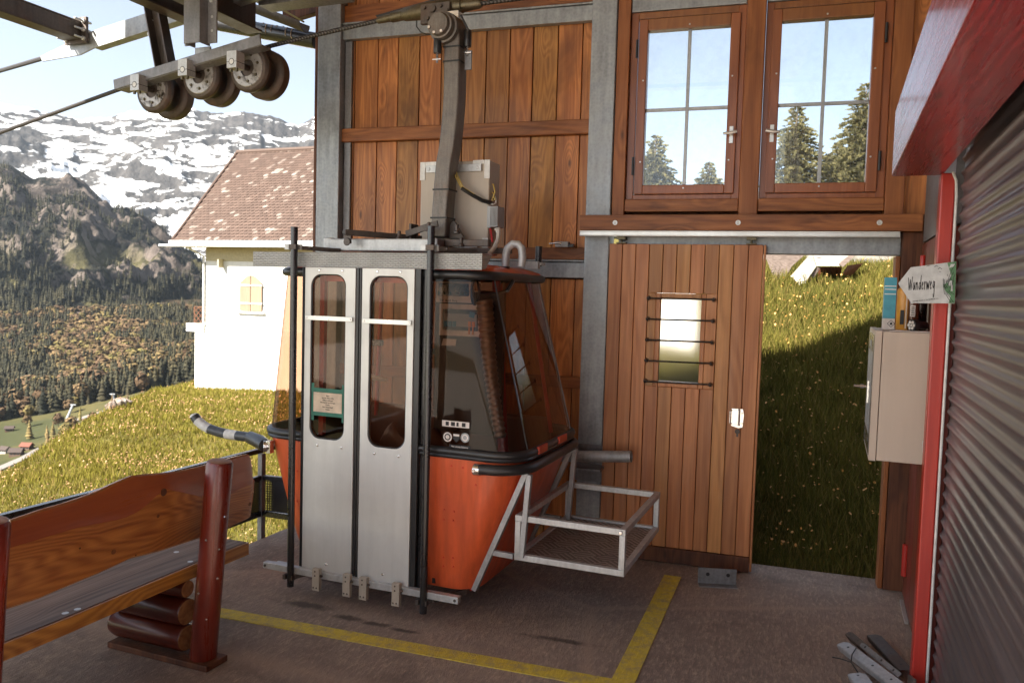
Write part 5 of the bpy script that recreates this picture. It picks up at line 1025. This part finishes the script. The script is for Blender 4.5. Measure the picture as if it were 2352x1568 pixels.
# grass blades and flowers
def blades(name, N, a0, a1, d0, d1, hh, ww, mat, seed, power=1.0, clump=.0):
    r = np.random.default_rng(seed); az = r.uniform(a0, a1, N); d = d0*(d1/d0)**(r.random(N)**power)
    x = d*np.sin(np.radians(az)); y = d*np.cos(np.radians(az)); z = hgt(az, d)
    cl = fbm(x*1.6+9, y*1.6+3, 4); sc_ = (d/d0)**.45; h = hh*sc_*r.uniform(.45,1.25,N)*np.clip(.35+1.35*cl,.4,1.5); w = ww*(d/d0)**.9*r.uniform(.6,1.3,N)
    th = r.uniform(0, 2*PI, N); le = r.uniform(.05,.65,N)*h; la = r.uniform(0, 2*PI, N)
    p = np.stack([x,y,z-.02], -1); s = np.stack([np.cos(th)*w, np.sin(th)*w, 0*w], -1); mid = p+np.stack([np.cos(la)*le*.35, np.sin(la)*le*.35, h*.55], -1); tip = p+np.stack([np.cos(la)*le, np.sin(la)*le, h], -1)
    vs = np.stack([p-s, p+s, mid+s*.7, tip, mid-s*.7], 1).reshape(-1,3); k = np.arange(N)[:,None]*5
    f = np.concatenate([k+np.array([[0,1,2]]), k+np.array([[0,2,4]]), k+np.array([[4,2,3]])], 0)
    return struct(npobj(name, vs, f, mat, None, False, None, np.repeat(np.clip(.25+.9*cl+r.uniform(-.22,.22,N),0,1),5)), 'stuff')
def _grass(name, lo, hi, dry):
    t = NT(name); a = t.n('ShaderNodeAttribute', {'attribute_name': 'tone'}).outputs['Fac']; isl = t.island(); cc = t.mix(a, lo, hi); cc = t.mix(t.ramp(isl, .72, .95), cc, dry)
    b = t.n('ShaderNodeBsdfDiffuse', Color=cc); tl = t.n('ShaderNodeBsdfTranslucent', Color=cc); m2 = t.n('ShaderNodeMixShader', i0=.3); t.set(m2.inputs[1], b.outputs[0]); t.set(m2.inputs[2], tl.outputs[0]); t.t.links.new(m2.outputs[0], t.out.inputs[0]); return t.mat
M_GR1 = _grass('meadow_grass', (.110,.110,.022), (.205,.180,.036), (.28,.205,.075)); M_GR2 = _grass('hillside_grass', (.020,.038,.014), (.165,.145,.032), (.24,.18,.06))
blades('grass', 265000, -67, -25, 5.2, 46, .075, .0034, M_GR1, 3, .8)
blades('grass', 120000, -15, 8, 5.15, 15.5, .15, .0032, M_GR2, 4, .8)
def flowers(name, N, a0, a1, d0, d1, r0, lift, mat, seed, grow=.75):
    r = np.random.default_rng(seed); az = r.uniform(a0,a1,N); d = d0*(d1/d0)**r.random(N); x = d*np.sin(np.radians(az)); y = d*np.cos(np.radians(az))
    keep = fbm(x*.5+70,y*.5+20,4) > r.uniform(.30,.62,N); az, d, x, y = az[keep], d[keep], x[keep], y[keep]; N = len(d); z = hgt(az,d)+lift*(d/d0)**.45*r.uniform(.6,1.25,N)
    rad = r0*(d/d0)**grow*r.uniform(.6,1.3,N); ang = np.arange(6)*PI/3; tx = r.normal(0,.45,N); ty = r.normal(-.25,.45,N)
    ox = np.cos(ang)[None]*rad[:,None]; oy = np.sin(ang)[None]*rad[:,None]; oz = ox*tx[:,None]+oy*ty[:,None]*-1
    c = np.stack([x,y,z],-1); ring_ = c[:,None,:]+np.stack([ox,oy,oz],-1); vs = np.concatenate([c[:,None,:]+np.array([0,0,1])*(rad*.35)[:,None,None], ring_],1).reshape(-1,3)
    k = np.arange(N)[:,None]*7; f = np.concatenate([k+np.array([[0,1+i,1+(i+1)%6]]) for i in range(6)],0); return struct(npobj(name, vs, f, mat), 'stuff')
def _flower(name, a, c):
    t = NT(name); t.bsdf(t.mix(t.island(), a, c), .7); return t.mat
M_FL1 = _flower('peach_flower', (.34,.165,.075), (.40,.225,.115)); M_FL2 = _flower('yellow_flower', (.44,.20,.03), (.52,.29,.10))
flowers('meadow_flowers', 20000, -67, -25, 5.2, 40, .0052, .075, M_FL1, 5); flowers('meadow_flowers', 2300, -15, 8, 5.3, 15, .0075, .15, M_FL2, 6, .5)

# rocks on the crest
def boulder(u, v, rr, sx, sz, label):
    p, d = march(u, v, hgt); b = MB(); sphere(b, (0,0,0), 1, 7); vs = []
    for q in b.v: n_ = mnoise.noise(V(q)*1.3+p*.7)*.45+mnoise.noise(V(q)*3.1+p)*.2; f = 1+n_; vs.append((p.x+q[0]*rr*sx*f, p.y+q[1]*rr*f, p.z+rr*sz*.55+q[2]*rr*sz*f))
    b.v = vs; t = M_ROCKB; return tag(obj('boulder', b, t, None, 0, False), label, 'boulder', 'boulders on the meadow crest')
def _rockb():
    t = NT('pale_boulder'); n = t.noise(t.coord(), 4, 6, .7); t.bsdf(t.mix(t.ramp(n,.4,.6), (.14,.09,.06), (.34,.30,.27)), .9, 0, t.bump(n, .8, .1)); return t.mat
M_ROCKB = _rockb()
boulder(257, 942, .17, .8, 1.0, 'pale squarish boulder at the left end of the rock heap on the meadow crest'); boulder(272, 936, .19, 1.0, .8, 'brown and white middle boulder of the rock heap on the meadow crest'); boulder(282, 929, .20, 1.3, .6, 'flat light boulder on the right of the rock heap on the meadow crest')

# ------------------------------------------------------------------ valley, forested hill and mountains
def prof(pts):
    a = np.array([azel(u,v)[0] for u,v in pts]); e = np.array([azel(u,v)[1] for u,v in pts]); return lambda az: np.interp(az, a, e)
F_LOW = prof([(-400,1005),(0,966),(150,940),(320,899),(470,868),(800,850)])
def valley(az, d): return np.maximum(np.where(d < 150, hgt(az, np.minimum(d,150)), -84-.33*(d-150))-1.5, 1.66+F_LOW(az)*880+6*(fbm(d*np.sin(np.radians(az))*.004, d*np.cos(np.radians(az))*.004,4)-.5))
def _val():
    t = NT('valley_meadow'); c = t.coord(); n = t.noise(c, .012, 5, .6); n2 = t.noise(c, .12, 4, .6); cc = t.mix(t.ramp(n,.4,.6), (.045,.048,.020), (.085,.072,.028)); t.bsdf(t.mix(t.math('MULTIPLY', t.ramp(n2,.45,.7), .4), cc, (.04,.045,.02)), .95, 0, None, 0, .1); return t.mat
vs, fs = polar(np.arange(-78,-14,.5), np.geomspace(110,1100,80), valley); struct(npobj('valley', vs, fs, _val(), None, True))
F_TOP = prof([(-400,735),(0,720),(200,708),(350,700),(480,700),(800,690)])
def foresth(az, d):
    t = np.clip((d-880)/(1700-880),0,1.2); e = F_LOW(az)+(F_TOP(az)-F_LOW(az))*t**.85; z = 1.66+e*d; x = d*np.sin(np.radians(az)); y = d*np.cos(np.radians(az)); w = np.clip(t*6,0,1)
    return np.where(d < 880, z-3, z) + (fbm(x*.006,y*.006,5)-.48)*60*w*(1-.7*t)
K_TOP = prof([(-900,330),(-250,352),(0,376),(25,380),(53,398),(78,414),(94,408),(131,409),(175,406),(194,417),(231,455),(259,489),(297,495),(325,508),(344,520),(390,545),(416,573),(462,601),(520,625),(720,690),(900,720)])
def cliff(az, d):
    t = np.clip((d-1560)/(2500-1560),0,1); el = F_TOP(az)-.012; e = el+(K_TOP(az)-el)*(1-(1-t)**1.15); z = 1.66+e*d; x = d*np.sin(np.radians(az)); y = d*np.cos(np.radians(az)); w = np.clip(t*5,0,1)*(1-t**6)
    z = z+(fbm(x*.0042+4,y*.0042,6,True)-.62)*230*w+(fbm(x*.016,y*.016,5,True)-.62)*70*w + (fbm(x*.05+9,y*.05,3)-.45)*12*w
    return np.where(d > 2500, z-(d-2500)*.8, z)
S_TOP = prof([(-900,215),(-300,228),(0,236),(31,242),(94,256),(134,264),(187,277),(219,270),(244,272),(300,256),(359,254),(385,247),(415,239),(453,253),(500,261),(556,258),(625,267),(687,291),(712,273),(735,264),(1000,270)])
def snowy(az, d):
    t = np.clip((d-3000)/(5600-3000),0,1); el = -.02; e = el+(S_TOP(az)-el)*t**.92; z = 1.66+e*d; x = d*np.sin(np.radians(az)); y = d*np.cos(np.radians(az)); w = np.clip(t*6,0,1)*(1-t**5)
    z = z+(fbm(x*.0016+3,y*.0016,6,True)-.62)*300*w+(fbm(x*.006,y*.006,4)-.47)*95*w + (fbm(np.radians(az)*220,d*.002,4)-.47)*26
    return np.where(d > 5600, z-(d-5600)*.9, z)
def _rock(name, rock1, rock2, green=None, snow=None, s=1.0):
    t = NT(name); c = t.coord(); g = t.n('ShaderNodeNewGeometry'); nz = t.n('ShaderNodeSeparateXYZ', i0=g.outputs['Normal']).outputs[2]
    n1 = t.noise(t.mapping(c, (.006*s,.006*s,.012*s)), 1.0, 9, .68, .6); n2 = t.noise(t.mapping(c, (.03*s,.03*s,.009*s)), 1.0, 6, .65)
    cc = t.mix(t.ramp(t.math('ADD', t.math('MULTIPLY', n1, .5), t.math('MULTIPLY', n2, .5)), .38, .62), rock1, rock2)
    if green: 
        gm = t.math('ADD', t.math('MULTIPLY', t.noise(t.mapping(c, (.011,.011,.006)), 1.0, 8, .7), 1.0), t.math('MULTIPLY', nz, .30)); z = t.n('ShaderNodeSeparateXYZ', i0=c).outputs[2]
        gm = t.math('ADD', gm, t.ramp(z, -80, 260, .10, -.10)); cc = t.mix(t.ramp(gm, .655, .70), cc, green)
        cc = t.mix(t.math('MULTIPLY', t.ramp(t.noise(c, .006, 4, .5), .56, .62), t.ramp(z, -20, 120, 1, 0)), cc, (.105,.092,.040))
    if snow:
        sm = t.math('ADD', t.noise(t.mapping(c, (.0042,.0042,.0125), (.0,.5,.35)), 1.0, 10, .66, .7), t.math('MULTIPLY', nz, snow[0])); z = t.n('ShaderNodeSeparateXYZ', i0=c).outputs[2]
        sm = t.math('ADD', sm, t.math('MULTIPLY', t.ramp(t.noise(c, .0011, 3), .35, .65), .16)); cc = t.mix(t.ramp(sm, snow[1], snow[1]+.035), cc, (.86,.87,.88))
    t.bsdf(cc, .9, 0, t.bump(t.math('ADD', n1, t.math('MULTIPLY', n2, .6)), .9, 22/s), 0, .1); return t.mat
vs, fs = polar(np.arange(-76,-14,.25), np.linspace(860,1760,110), foresth)
def _ffloor():
    t = NT('forest_floor'); n = t.noise(t.coord(), .05, 6, .7); t.bsdf(t.mix(t.ramp(n,.4,.65), (.020,.017,.011), (.065,.044,.025)), .95, 0, None, 0, .1); return t.mat
struct(npobj('forest_hill', vs, fs, _ffloor(), None, True))
vs, fs = polar(np.arange(-76,-14,.16), np.concatenate([np.linspace(1540,2500,230), np.linspace(2520,2900,10)]), cliff)
struct(npobj('rocky_mountain', vs, fs, _rock('cliff_rock', (.026,.021,.018), (.16,.13,.112), (.0085,.009,.0075)), None, True))
vs, fs = polar(np.arange(-76,-14,.11), np.concatenate([np.linspace(3000,5600,260), np.linspace(5630,6300,8)]), snowy)
struct(npobj('snowy_mountain', vs, fs, _rock('alpine_rock', (.036,.034,.034), (.088,.081,.077), None, (.30,.845), .6), None, True))

# far-off woods
def conifer_tpl(seed, lv=7, k=8):
    r = np.random.default_rng(seed); vs, fs = [], []
    for i in range(lv):
        t = i/lv; z0 = .06+.90*t; rad = .17*(1-t)**.9+.012; o = len(vs); z1 = min(1.0, z0+.26*(1-t*.5)); vs.append((0,0,z1))
        for j in range(k): a = 2*PI*(j+r.random()*.6)/k; q = rad*r.uniform(.6,1.15); vs.append((q*math.cos(a), q*math.sin(a), z0+r.uniform(-.025,.02)))
        fs += [(o, o+1+j, o+1+(j+1) % k) for j in range(k)]
    return np.array(vs), np.array(fs)
def leafy_tpl(seed, n=85):
    r = np.random.default_rng(seed); vs, fs = [], []
    for i in range(n):
        d = r.normal(size=3); d /= np.linalg.norm(d); c = d*np.array([.30,.30,.38])*r.uniform(.55,1.0)+np.array([0,0,.56]); a = r.normal(size=3); a -= d*a.dot(d)*.8; a /= np.linalg.norm(a); bb = np.cross(d, a); s = r.uniform(.07,.14); o = len(vs)
        vs += [tuple(c+a*s), tuple(c-a*s*.6+bb*s), tuple(c-a*s*.6-bb*s)]; fs.append((o,o+1,o+2))
    for i in range(3): a = 2*PI*i/3; o = len(vs); vs += [(.02*math.cos(a),.02*math.sin(a),0), (.02*math.cos(a+2),.02*math.sin(a+2),0), (0,0,.6)]; fs.append((o,o+1,o+2))
    return np.array(vs), np.array(fs)
def scatter(name, tpls, P, H, tone, mat, seed, wide=1.0):
    r = np.random.default_rng(seed); VS, FS, T = [], [], []; o = 0
    for ti, (tv, tf) in enumerate(tpls):
        idx = np.arange(len(P)) % len(tpls) == ti; p, h, tn = P[idx], H[idx], tone[idx]; n = len(p); a = r.uniform(0, 2*PI, n); c, s = np.cos(a)[:,None], np.sin(a)[:,None]; w = (h*wide*r.uniform(.8,1.25,n))[:,None]
        x = tv[None,:,0]*w; y = tv[None,:,1]*w; vv = np.stack([x*c-y*s+p[:,0:1], x*s+y*c+p[:,1:2], tv[None,:,2]*h[:,None]+p[:,2:3]], -1)
        FS.append((tf[None]+(np.arange(n)*len(tv))[:,None,None]+o).reshape(-1,3)); VS.append(vv.reshape(-1,3)); T.append(np.repeat(tn, len(tv))); o += n*len(tv)
    return struct(npobj(name, np.concatenate(VS), np.concatenate(FS), mat, None, False, None, np.concatenate(T)), 'stuff')
def _foli(name, a, c, e):
    t = NT(name); tn = t.n('ShaderNodeAttribute', {'attribute_name': 'tone'}).outputs['Fac']; cc = t.mix(t.ramp(tn,0,.6), a, c); cc = t.mix(t.ramp(tn,.62,1), cc, e); hv = t.n('ShaderNodeHueSaturation', Color=cc); t.set(hv.inputs['Value'], t.ramp(t.island(),0,1,.65,1.35)); t.bsdf(hv.outputs[0], .9, 0, None, 0, .15); return t.mat
M_CON = _foli('conifer_wood', (.014,.015,.009), (.032,.029,.016), (.050,.042,.021)); M_LEAF = _foli('spring_wood', (.085,.052,.030), (.125,.084,.040), (.130,.110,.034))
def place(N, a0, a1, d0, d1, hf, seed, sel):
    r = np.random.default_rng(seed); az = r.uniform(a0,a1,N); d = np.sqrt(r.uniform(d0*d0,d1*d1,N)); x = d*np.sin(np.radians(az)); y = d*np.cos(np.radians(az)); k = sel(x,y,az,d,r); return np.stack([x,y,hf(az,d)-1],-1)[k]
mixn = lambda x, y: fbm(x*.0075+40,y*.0075+11,4)
P = place(17000,-60,-28,872,1720,foresth,21,lambda x,y,az,d,r: mixn(x,y)+r.normal(0,.05,len(x)) < .515); scatter('conifer_forest', [conifer_tpl(i) for i in (1,2,3)], P, np.random.default_rng(1).uniform(9,31,len(P)), np.random.default_rng(2).random(len(P)), M_CON, 3, 1.25)
P = place(14000,-60,-28,872,1600,foresth,22,lambda x,y,az,d,r: mixn(x,y)+r.normal(0,.05,len(x)) > .462); scatter('leafy_forest', [leafy_tpl(i) for i in (4,5,6)], P, np.random.default_rng(4).uniform(9,27,len(P)), np.random.default_rng(5).random(len(P)), M_LEAF, 6, 1.15)
P = place(17000,-60,-28,1600,2480,cliff,23,lambda x,y,az,d,r: (fbm(x*.009+5,y*.009+8,4)+r.normal(0,.04,len(x)) > .47) & (r.random(len(x)) < 1.15-(d-1600)/900)); scatter('mountain_conifers', [conifer_tpl(i,5,6) for i in (7,8)], P, np.random.default_rng(7).uniform(13,26,len(P)), np.random.default_rng(8).random(len(P))*.8, M_CON, 9)
P = []
for u0, v0 in ((96,1045),(150,1010),(165,995),(250,905),(268,898)): P.append(march(u0, v0, valley, 160, 1090)[0])
for k in range(26): P.append(march(random.uniform(60,330), random.uniform(935,1030), valley, 160, 1090)[0])
P = np.array([tuple(p) for p in P]); scatter('valley_trees', [leafy_tpl(11), conifer_tpl(12)], P, np.random.default_rng(3).uniform(8,17,len(P)), np.random.default_rng(9).random(len(P)), M_LEAF, 12)

# roads, masts and farmhouses down in the valley
def roadstrip(pts, w):
    c = [march(u, v, valley, 160, 1090)[0]+V((0,0,.8)) for u, v in pts]; b = MB()
    for p, q in zip(c[:-1], c[1:]): d = (q-p).normalized(); n_ = V((-d.y,d.x,0))*w/2; prism(b, [p-n_, q-n_, q+n_, p+n_], (0,0,.4))
    return b
b = roadstrip([(168,970),(210,955),(262,940),(330,922)], 7); b2 = roadstrip([(-60,1105),(0,1078),(60,1052),(90,1035),(150,1005)], 7); o_ = len(b.v); b.v += b2.v; b.f += [[i+o_ for i in f] for f in b2.f]; b.m += b2.m
M_ROAD = plain('pale_road', (.19,.17,.155), .9); struct(obj('valley_road', b, M_ROAD))
def mast(u, v, h, lean, label):
    p, d = march(u, v, valley, 160, 1090); b = MB(); q = p+V((lean*h*.93, lean*h*.37, h)); tube(b, [p, q], [1.3,.9], 10); beam(b, q-V((2.2,.9,0)), q+V((2.2,.9,0)), .8, .8); tag(obj('cable_mast', b, M_GREYBOX, None, 0), label, 'mast', 'masts in the valley')
mast(154, 962, 13, .42, 'white leaning cable mast beside the pale road in the valley'); mast(266, 935, 12, -.25, 'white mast poking up just behind the boulders on the crest')
M_HW = plain('farm_wall', (.30,.27,.24), .9); M_HR = plain('farm_roof', (.055,.038,.032), .9); M_HR2 = plain('rust_roof', (.16,.055,.035), .9); M_HT = plain('farm_timber', (.10,.06,.04), .9)
def farmhouse(u, v, hf, w, dp, h, wm, rm, rot, label, d0=160, d1=1090):
    p, d = march(u, v, hf, d0, d1); t = thing('farmhouse', tuple(p), label, 'house'); c, s = math.cos(rot), math.sin(rot); T = lambda x, y, z: V((p.x+x*c-y*s, p.y+x*s+y*c, p.z+z))
    b = MB(); b.add([T(x,y,z) for z in (-3,h) for x,y in ((-w/2,-dp/2),(w/2,-dp/2),(w/2,dp/2),(-w/2,dp/2))], BOXF); b.add([T(-w/2,-dp/2,h+.01),T(-w/2,dp/2,h+.01),T(-w/2,0,h+dp*.33),T(w/2,-dp/2,h+.01),T(w/2,dp/2,h+.01),T(w/2,0,h+dp*.33)], [(0,1,2),(3,5,4)]); obj('wall', b, wm, t)
    b = MB(); e = .8; r_ = h+dp*.33+.3; 
    for sg in (-1,1): prism(b, [T(-w/2-e,sg*(dp/2+e),h-.35),T(w/2+e,sg*(dp/2+e),h-.35),T(w/2+e,sg*.02,r_),T(-w/2-e,sg*.02,r_)], (0,0,.35))
    obj('roof', b, rm, t)
    if d < 1000:
        for x in (-.3,0,.3): b = MB(); b.add([T(w*x-.6,-dp/2-.06,h*.4),T(w*x+.6,-dp/2-.06,h*.4),T(w*x+.6,-dp/2-.06,h*.75),T(w*x-.6,-dp/2-.06,h*.75)], [(0,1,2,3)]); obj('window', b, M_INK, t)
farmhouse(38,1046,valley,8,6,3.2,M_HT,M_HR,.5,'dark timber farmhouse at the lower left edge of the valley'); farmhouse(62,1032,valley,7,5.5,3,M_HT,M_HR2,.3,'rust roofed farmhouse right of the dark timber one in the valley'); farmhouse(12,1040,valley,6,5,3,M_HW,M_HR,.1,'small pale hut at the far left edge of the valley floor')
farmhouse(22,990,valley,6,4.5,2.6,M_HT,M_HR,.7,'dark roofed barn alone on the valley meadow below the wood')
farmhouse(190,738,foresth,17,13,11,M_WHITE,M_HR,.4,'tall white chalet standing among the trees high on the wooded slope',890,1750); farmhouse(203,738,foresth,11,11,8,M_WHITE,M_HR2,.2,'smaller white house just right of the tall chalet on the wooded slope',890,1750); farmhouse(178,739,foresth,11,9,6,M_HR2,M_HR2,.2,'red house just left of the tall white chalet on the wooded slope',890,1750); farmhouse(45,745,foresth,20,8,5,M_WHITE,M_GREYBOX,.1,'long low white building near the upper left of the wooded slope',890,1750)

# ------------------------------------------------------------------ spruces and timber on the hill behind the station
def _needle():
    t = NT('spruce_needles'); isl = t.island(); cc = t.mix(isl, (.075,.072,.036), (.19,.16,.078)); cc = t.mix(t.ramp(isl, .86, 1), cc, (.17,.14,.055)); b = t.n('ShaderNodeBsdfDiffuse', Color=cc); tl = t.n('ShaderNodeBsdfTranslucent', Color=cc); m2 = t.n('ShaderNodeMixShader', i0=.25); t.set(m2.inputs[1], b.outputs[0]); t.set(m2.inputs[2], tl.outputs[0]); t.t.links.new(m2.outputs[0], t.out.inputs[0]); return t.mat
M_NEED = _needle(); M_BARK = plain('bark', (.12,.085,.06), .9)
def spruce(u, vtop, d, rb, seed, label):
    az, te = azel(u, vtop); x, y = d*math.sin(R(az)), d*math.cos(R(az)); zb = float(hgt(np.array([az]), np.array([d]))[0])-.1; H = 1.66+te*d-zb; r = random.Random(seed)
    t = thing('spruce_tree', (x,y,zb), label, 'tree', 'spruces on the hill behind the station'); b = MB(); tube(b, [(x,y,zb),(x,y,zb+H*.5),(x,y,zb+H*.97)], [.17,.10,.015], 8); obj('trunk', b, M_BARK, t, 0, True)
    vs, fs = [], []; lv = int(H*5.2)
    for i in range(lv):
        tt = i/lv; z = zb+H*(.07+.93*tt); rad = rb*(1-tt)**.82*r.uniform(.72,1.12)+.06; nb = 11 if tt < .8 else 7
        for k in range(nb):
            a = 2*PI*(k+r.random())/nb+i*2.4; L = rad*r.uniform(.55,1.1); dx, dy = math.cos(a), math.sin(a); m_ = max(3, int(L/.085))
            for j in range(1, m_+1):
                q = j/m_; rr_ = L*q; zz = z+.10*L*q-.42*L*q*q+r.uniform(-.03,.03)+(.12*L*q**4); wd = .16*(1-q*.55)*r.uniform(.7,1.4)*min(1.4,max(.45,L)); s_ = r.choice((-1,1)); o = len(vs)
                px, py = x+dx*rr_, y+dy*rr_; ln = .14*r.uniform(.7,1.5)
                vs += [(px,py,zz), (px+dx*ln-dy*wd*s_, py+dy*ln+dx*wd*s_, zz-r.uniform(.02,.16)), (px-dx*ln*.4-dy*wd*.5*s_, py-dy*ln*.4+dx*wd*.5*s_, zz-r.uniform(.04,.2))]; fs.append((o,o+1,o+2))
                if r.random() < .6: o = len(vs); vs += [(px,py,zz), (px+dx*ln*.8+dy*wd*s_, py+dy*ln*.8-dx*wd*s_, zz-r.uniform(.0,.1)), (px-dx*ln*.3, py-dy*ln*.3, zz-r.uniform(.08,.24))]; fs.append((o,o+1,o+2))
    npobj('crown', vs, fs, M_NEED, t)
spruce(1833,228,40,2.5,1,'spruce with a slender pointed top standing alone behind the left panes of the right window')
spruce(1992,182,41,3.3,2,'tallest and broadest spruce filling the right panes of the right window')
spruce(1507,303,42,2.7,3,'spruce behind the left panes of the left window')
spruce(1630,365,43,2.3,4,'short spruce whose tip shows behind the right panes of the left window')
spruce(1925,320,52,3.0,5,'dim spruce further back between the two trees of the right window')
def plate3(b, pts, th, nrm=(0,1,0)): prism(b, pts, V(nrm)*th)
Y = 13.0
t = thing('wooden_trough', tuple(ony(1900,630,Y)), 'upturned bleached wooden trough lying in the grass at the top of the doorway view', 'trough')
def py(l): return [ony(u,v,y) for u, v, y in l]
b = MB(); plate3(b, py([(1864,575,13.1),(1958,578,13.1),(1933,611,12.95),(1875,611,12.95)]), .05); obj('front_board', b, W_WHITE, t)
b = MB(); plate3(b, py([(1816,634,12.9),(1855,590,13.0),(1864,577,13.06),(1874.5,612,12.94),(1851,646,12.8)]), .05); obj('side_board', b, W_WHITE, t)
b = MB(); plate3(b, py([(1852,646,12.82),(1876,612,12.96),(1886,613,13.0),(1862,648,12.9)]), .08); obj('corner_batten', b, W_GREY, t); b = MB(); plate3(b, py([(1926,606,12.9),(1962,577,13.0),(1970,581,13.0),(1936,613,12.9)]), .08); obj('corner_batten', b, W_GREY, t)
b = MB(); plate3(b, py([(1878,613,13.3),(1934,613,13.3),(1930,640,13.4),(1880,640,13.4)]), .04); obj('underside_board', b, W_JAMB, t); b = MB(); plate3(b, py([(1946,610,13.05),(1983,604,13.3),(1952,638,13.2),(1936,628,13.0)]), .05); obj('underside_board', b, W_JAMB, t)
b = MB(); plate3(b, py([(1816,634,12.85),(1833,623,12.85),(1851,650,12.75),(1836,654,12.72)]), .06); tag(obj('white_slab', b, M_REND), 'small bright white slab lying against the foot of the wooden trough', 'slab')
b = MB(); plate3(b, py([(1753,575,13.1),(1866,570,13.4),(1818,612,13.2),(1801,649,13.0),(1785,662,12.95),(1764,604,13.05)]), .05); tag(obj('leaning_boards', b, W_GREY), 'pinkish weathered boards leaning left of the wooden trough', 'boards')
sd = thing('boarded_shed', (0.2,15.6,2.1), 'low shed of bleached horizontal boards behind the wooden trough', 'shed')
b = MB()
for k in range(8): bx(b, -1.6,2.6,15.2+random.uniform(0,.012),15.25,1.8+.20*k,1.995+.20*k)
obj('wall', b, W_WHITE, sd); b = MB(); prism(b, [(-1.8,14.9,3.42),(2.8,14.9,3.42),(2.8,18,3.9),(-1.8,18,3.9)], (0,0,.08)); obj('roof', b, W_GREY, sd)
b = MB()
for k in range(8): bx(b, -3.4+.245*k,-3.16+.245*k,9.15,9.18+random.uniform(0,.01),.4,1.80)
tag(obj('pane_backdrop', b, M_REND), 'white painted board panel seen blurred through the barred door window', 'panel')  # added only so the frosted door pane reads white

# ------------------------------------------------------------------ haze, sky, sun, render settings
HAZE = 2.9e-5
hb = MB(); bx(hb, -6600, 700, -60, 6700, -175, 1560); me = bpy.data.meshes.new('haze'); me.from_pydata(hb.v, [], hb.f); hz = bpy.data.objects.new('haze', me); COL.objects.link(hz); hz['kind'] = 'stuff'
hm = bpy.data.materials.new('haze_air'); hm.use_nodes = True; hm.node_tree.nodes.clear(); ho = hm.node_tree.nodes.new('ShaderNodeOutputMaterial'); hv = hm.node_tree.nodes.new('ShaderNodeVolumePrincipled'); hv.inputs['Color'].default_value = (.74,.86,.98,1); hv.inputs['Density'].default_value = HAZE; hv.inputs['Anisotropy'].default_value = .45; hm.node_tree.links.new(hv.outputs[0], ho.inputs[1]); me.materials.append(hm)
EL, AZ = R(37), R(180+33.5)
wd = bpy.data.worlds.new('World'); sc.world = wd; wd.use_nodes = True; nt = wd.node_tree; bg = nt.nodes['Background']; sk = nt.nodes.new('ShaderNodeTexSky'); sk.sky_type = 'NISHITA'; sk.sun_disc = False; sk.sun_elevation = EL; sk.sun_rotation = AZ; sk.altitude = 1300; sk.air_density = .95; sk.dust_density = 1.6; sk.ozone_density = 1.0
hs_ = nt.nodes.new('ShaderNodeHueSaturation'); hs_.inputs['Saturation'].default_value = .58; nt.links.new(sk.outputs[0], hs_.inputs['Color']); nt.links.new(hs_.outputs[0], bg.inputs[0]); bg.inputs[1].default_value = .060
sl = bpy.data.lights.new('sun', 'SUN'); sl.energy = 4.8; sl.angle = R(.53); sl.color = (1.0,.93,.82); so = bpy.data.objects.new('sun', sl); COL.objects.link(so)
sdir = V((math.sin(AZ)*math.cos(EL), math.cos(AZ)*math.cos(EL), math.sin(EL))); so.rotation_euler = sdir.to_track_quat('Z','Y').to_euler(); so.location = sdir*50
sc.view_settings.view_transform = 'Standard'; sc.view_settings.look = 'None'; sc.view_settings.exposure = 2.2; sc.view_settings.gamma = 1.0
sc.render.engine = 'CYCLES'; cy = sc.cycles; cy.use_denoising = True; cy.max_bounces = 10; cy.diffuse_bounces = 5; cy.glossy_bounces = 4; cy.transparent_max_bounces = 24; cy.volume_bounces = 0; cy.sample_clamp_indirect = 8; cy.caustics_reflective = False; cy.caustics_refractive = False
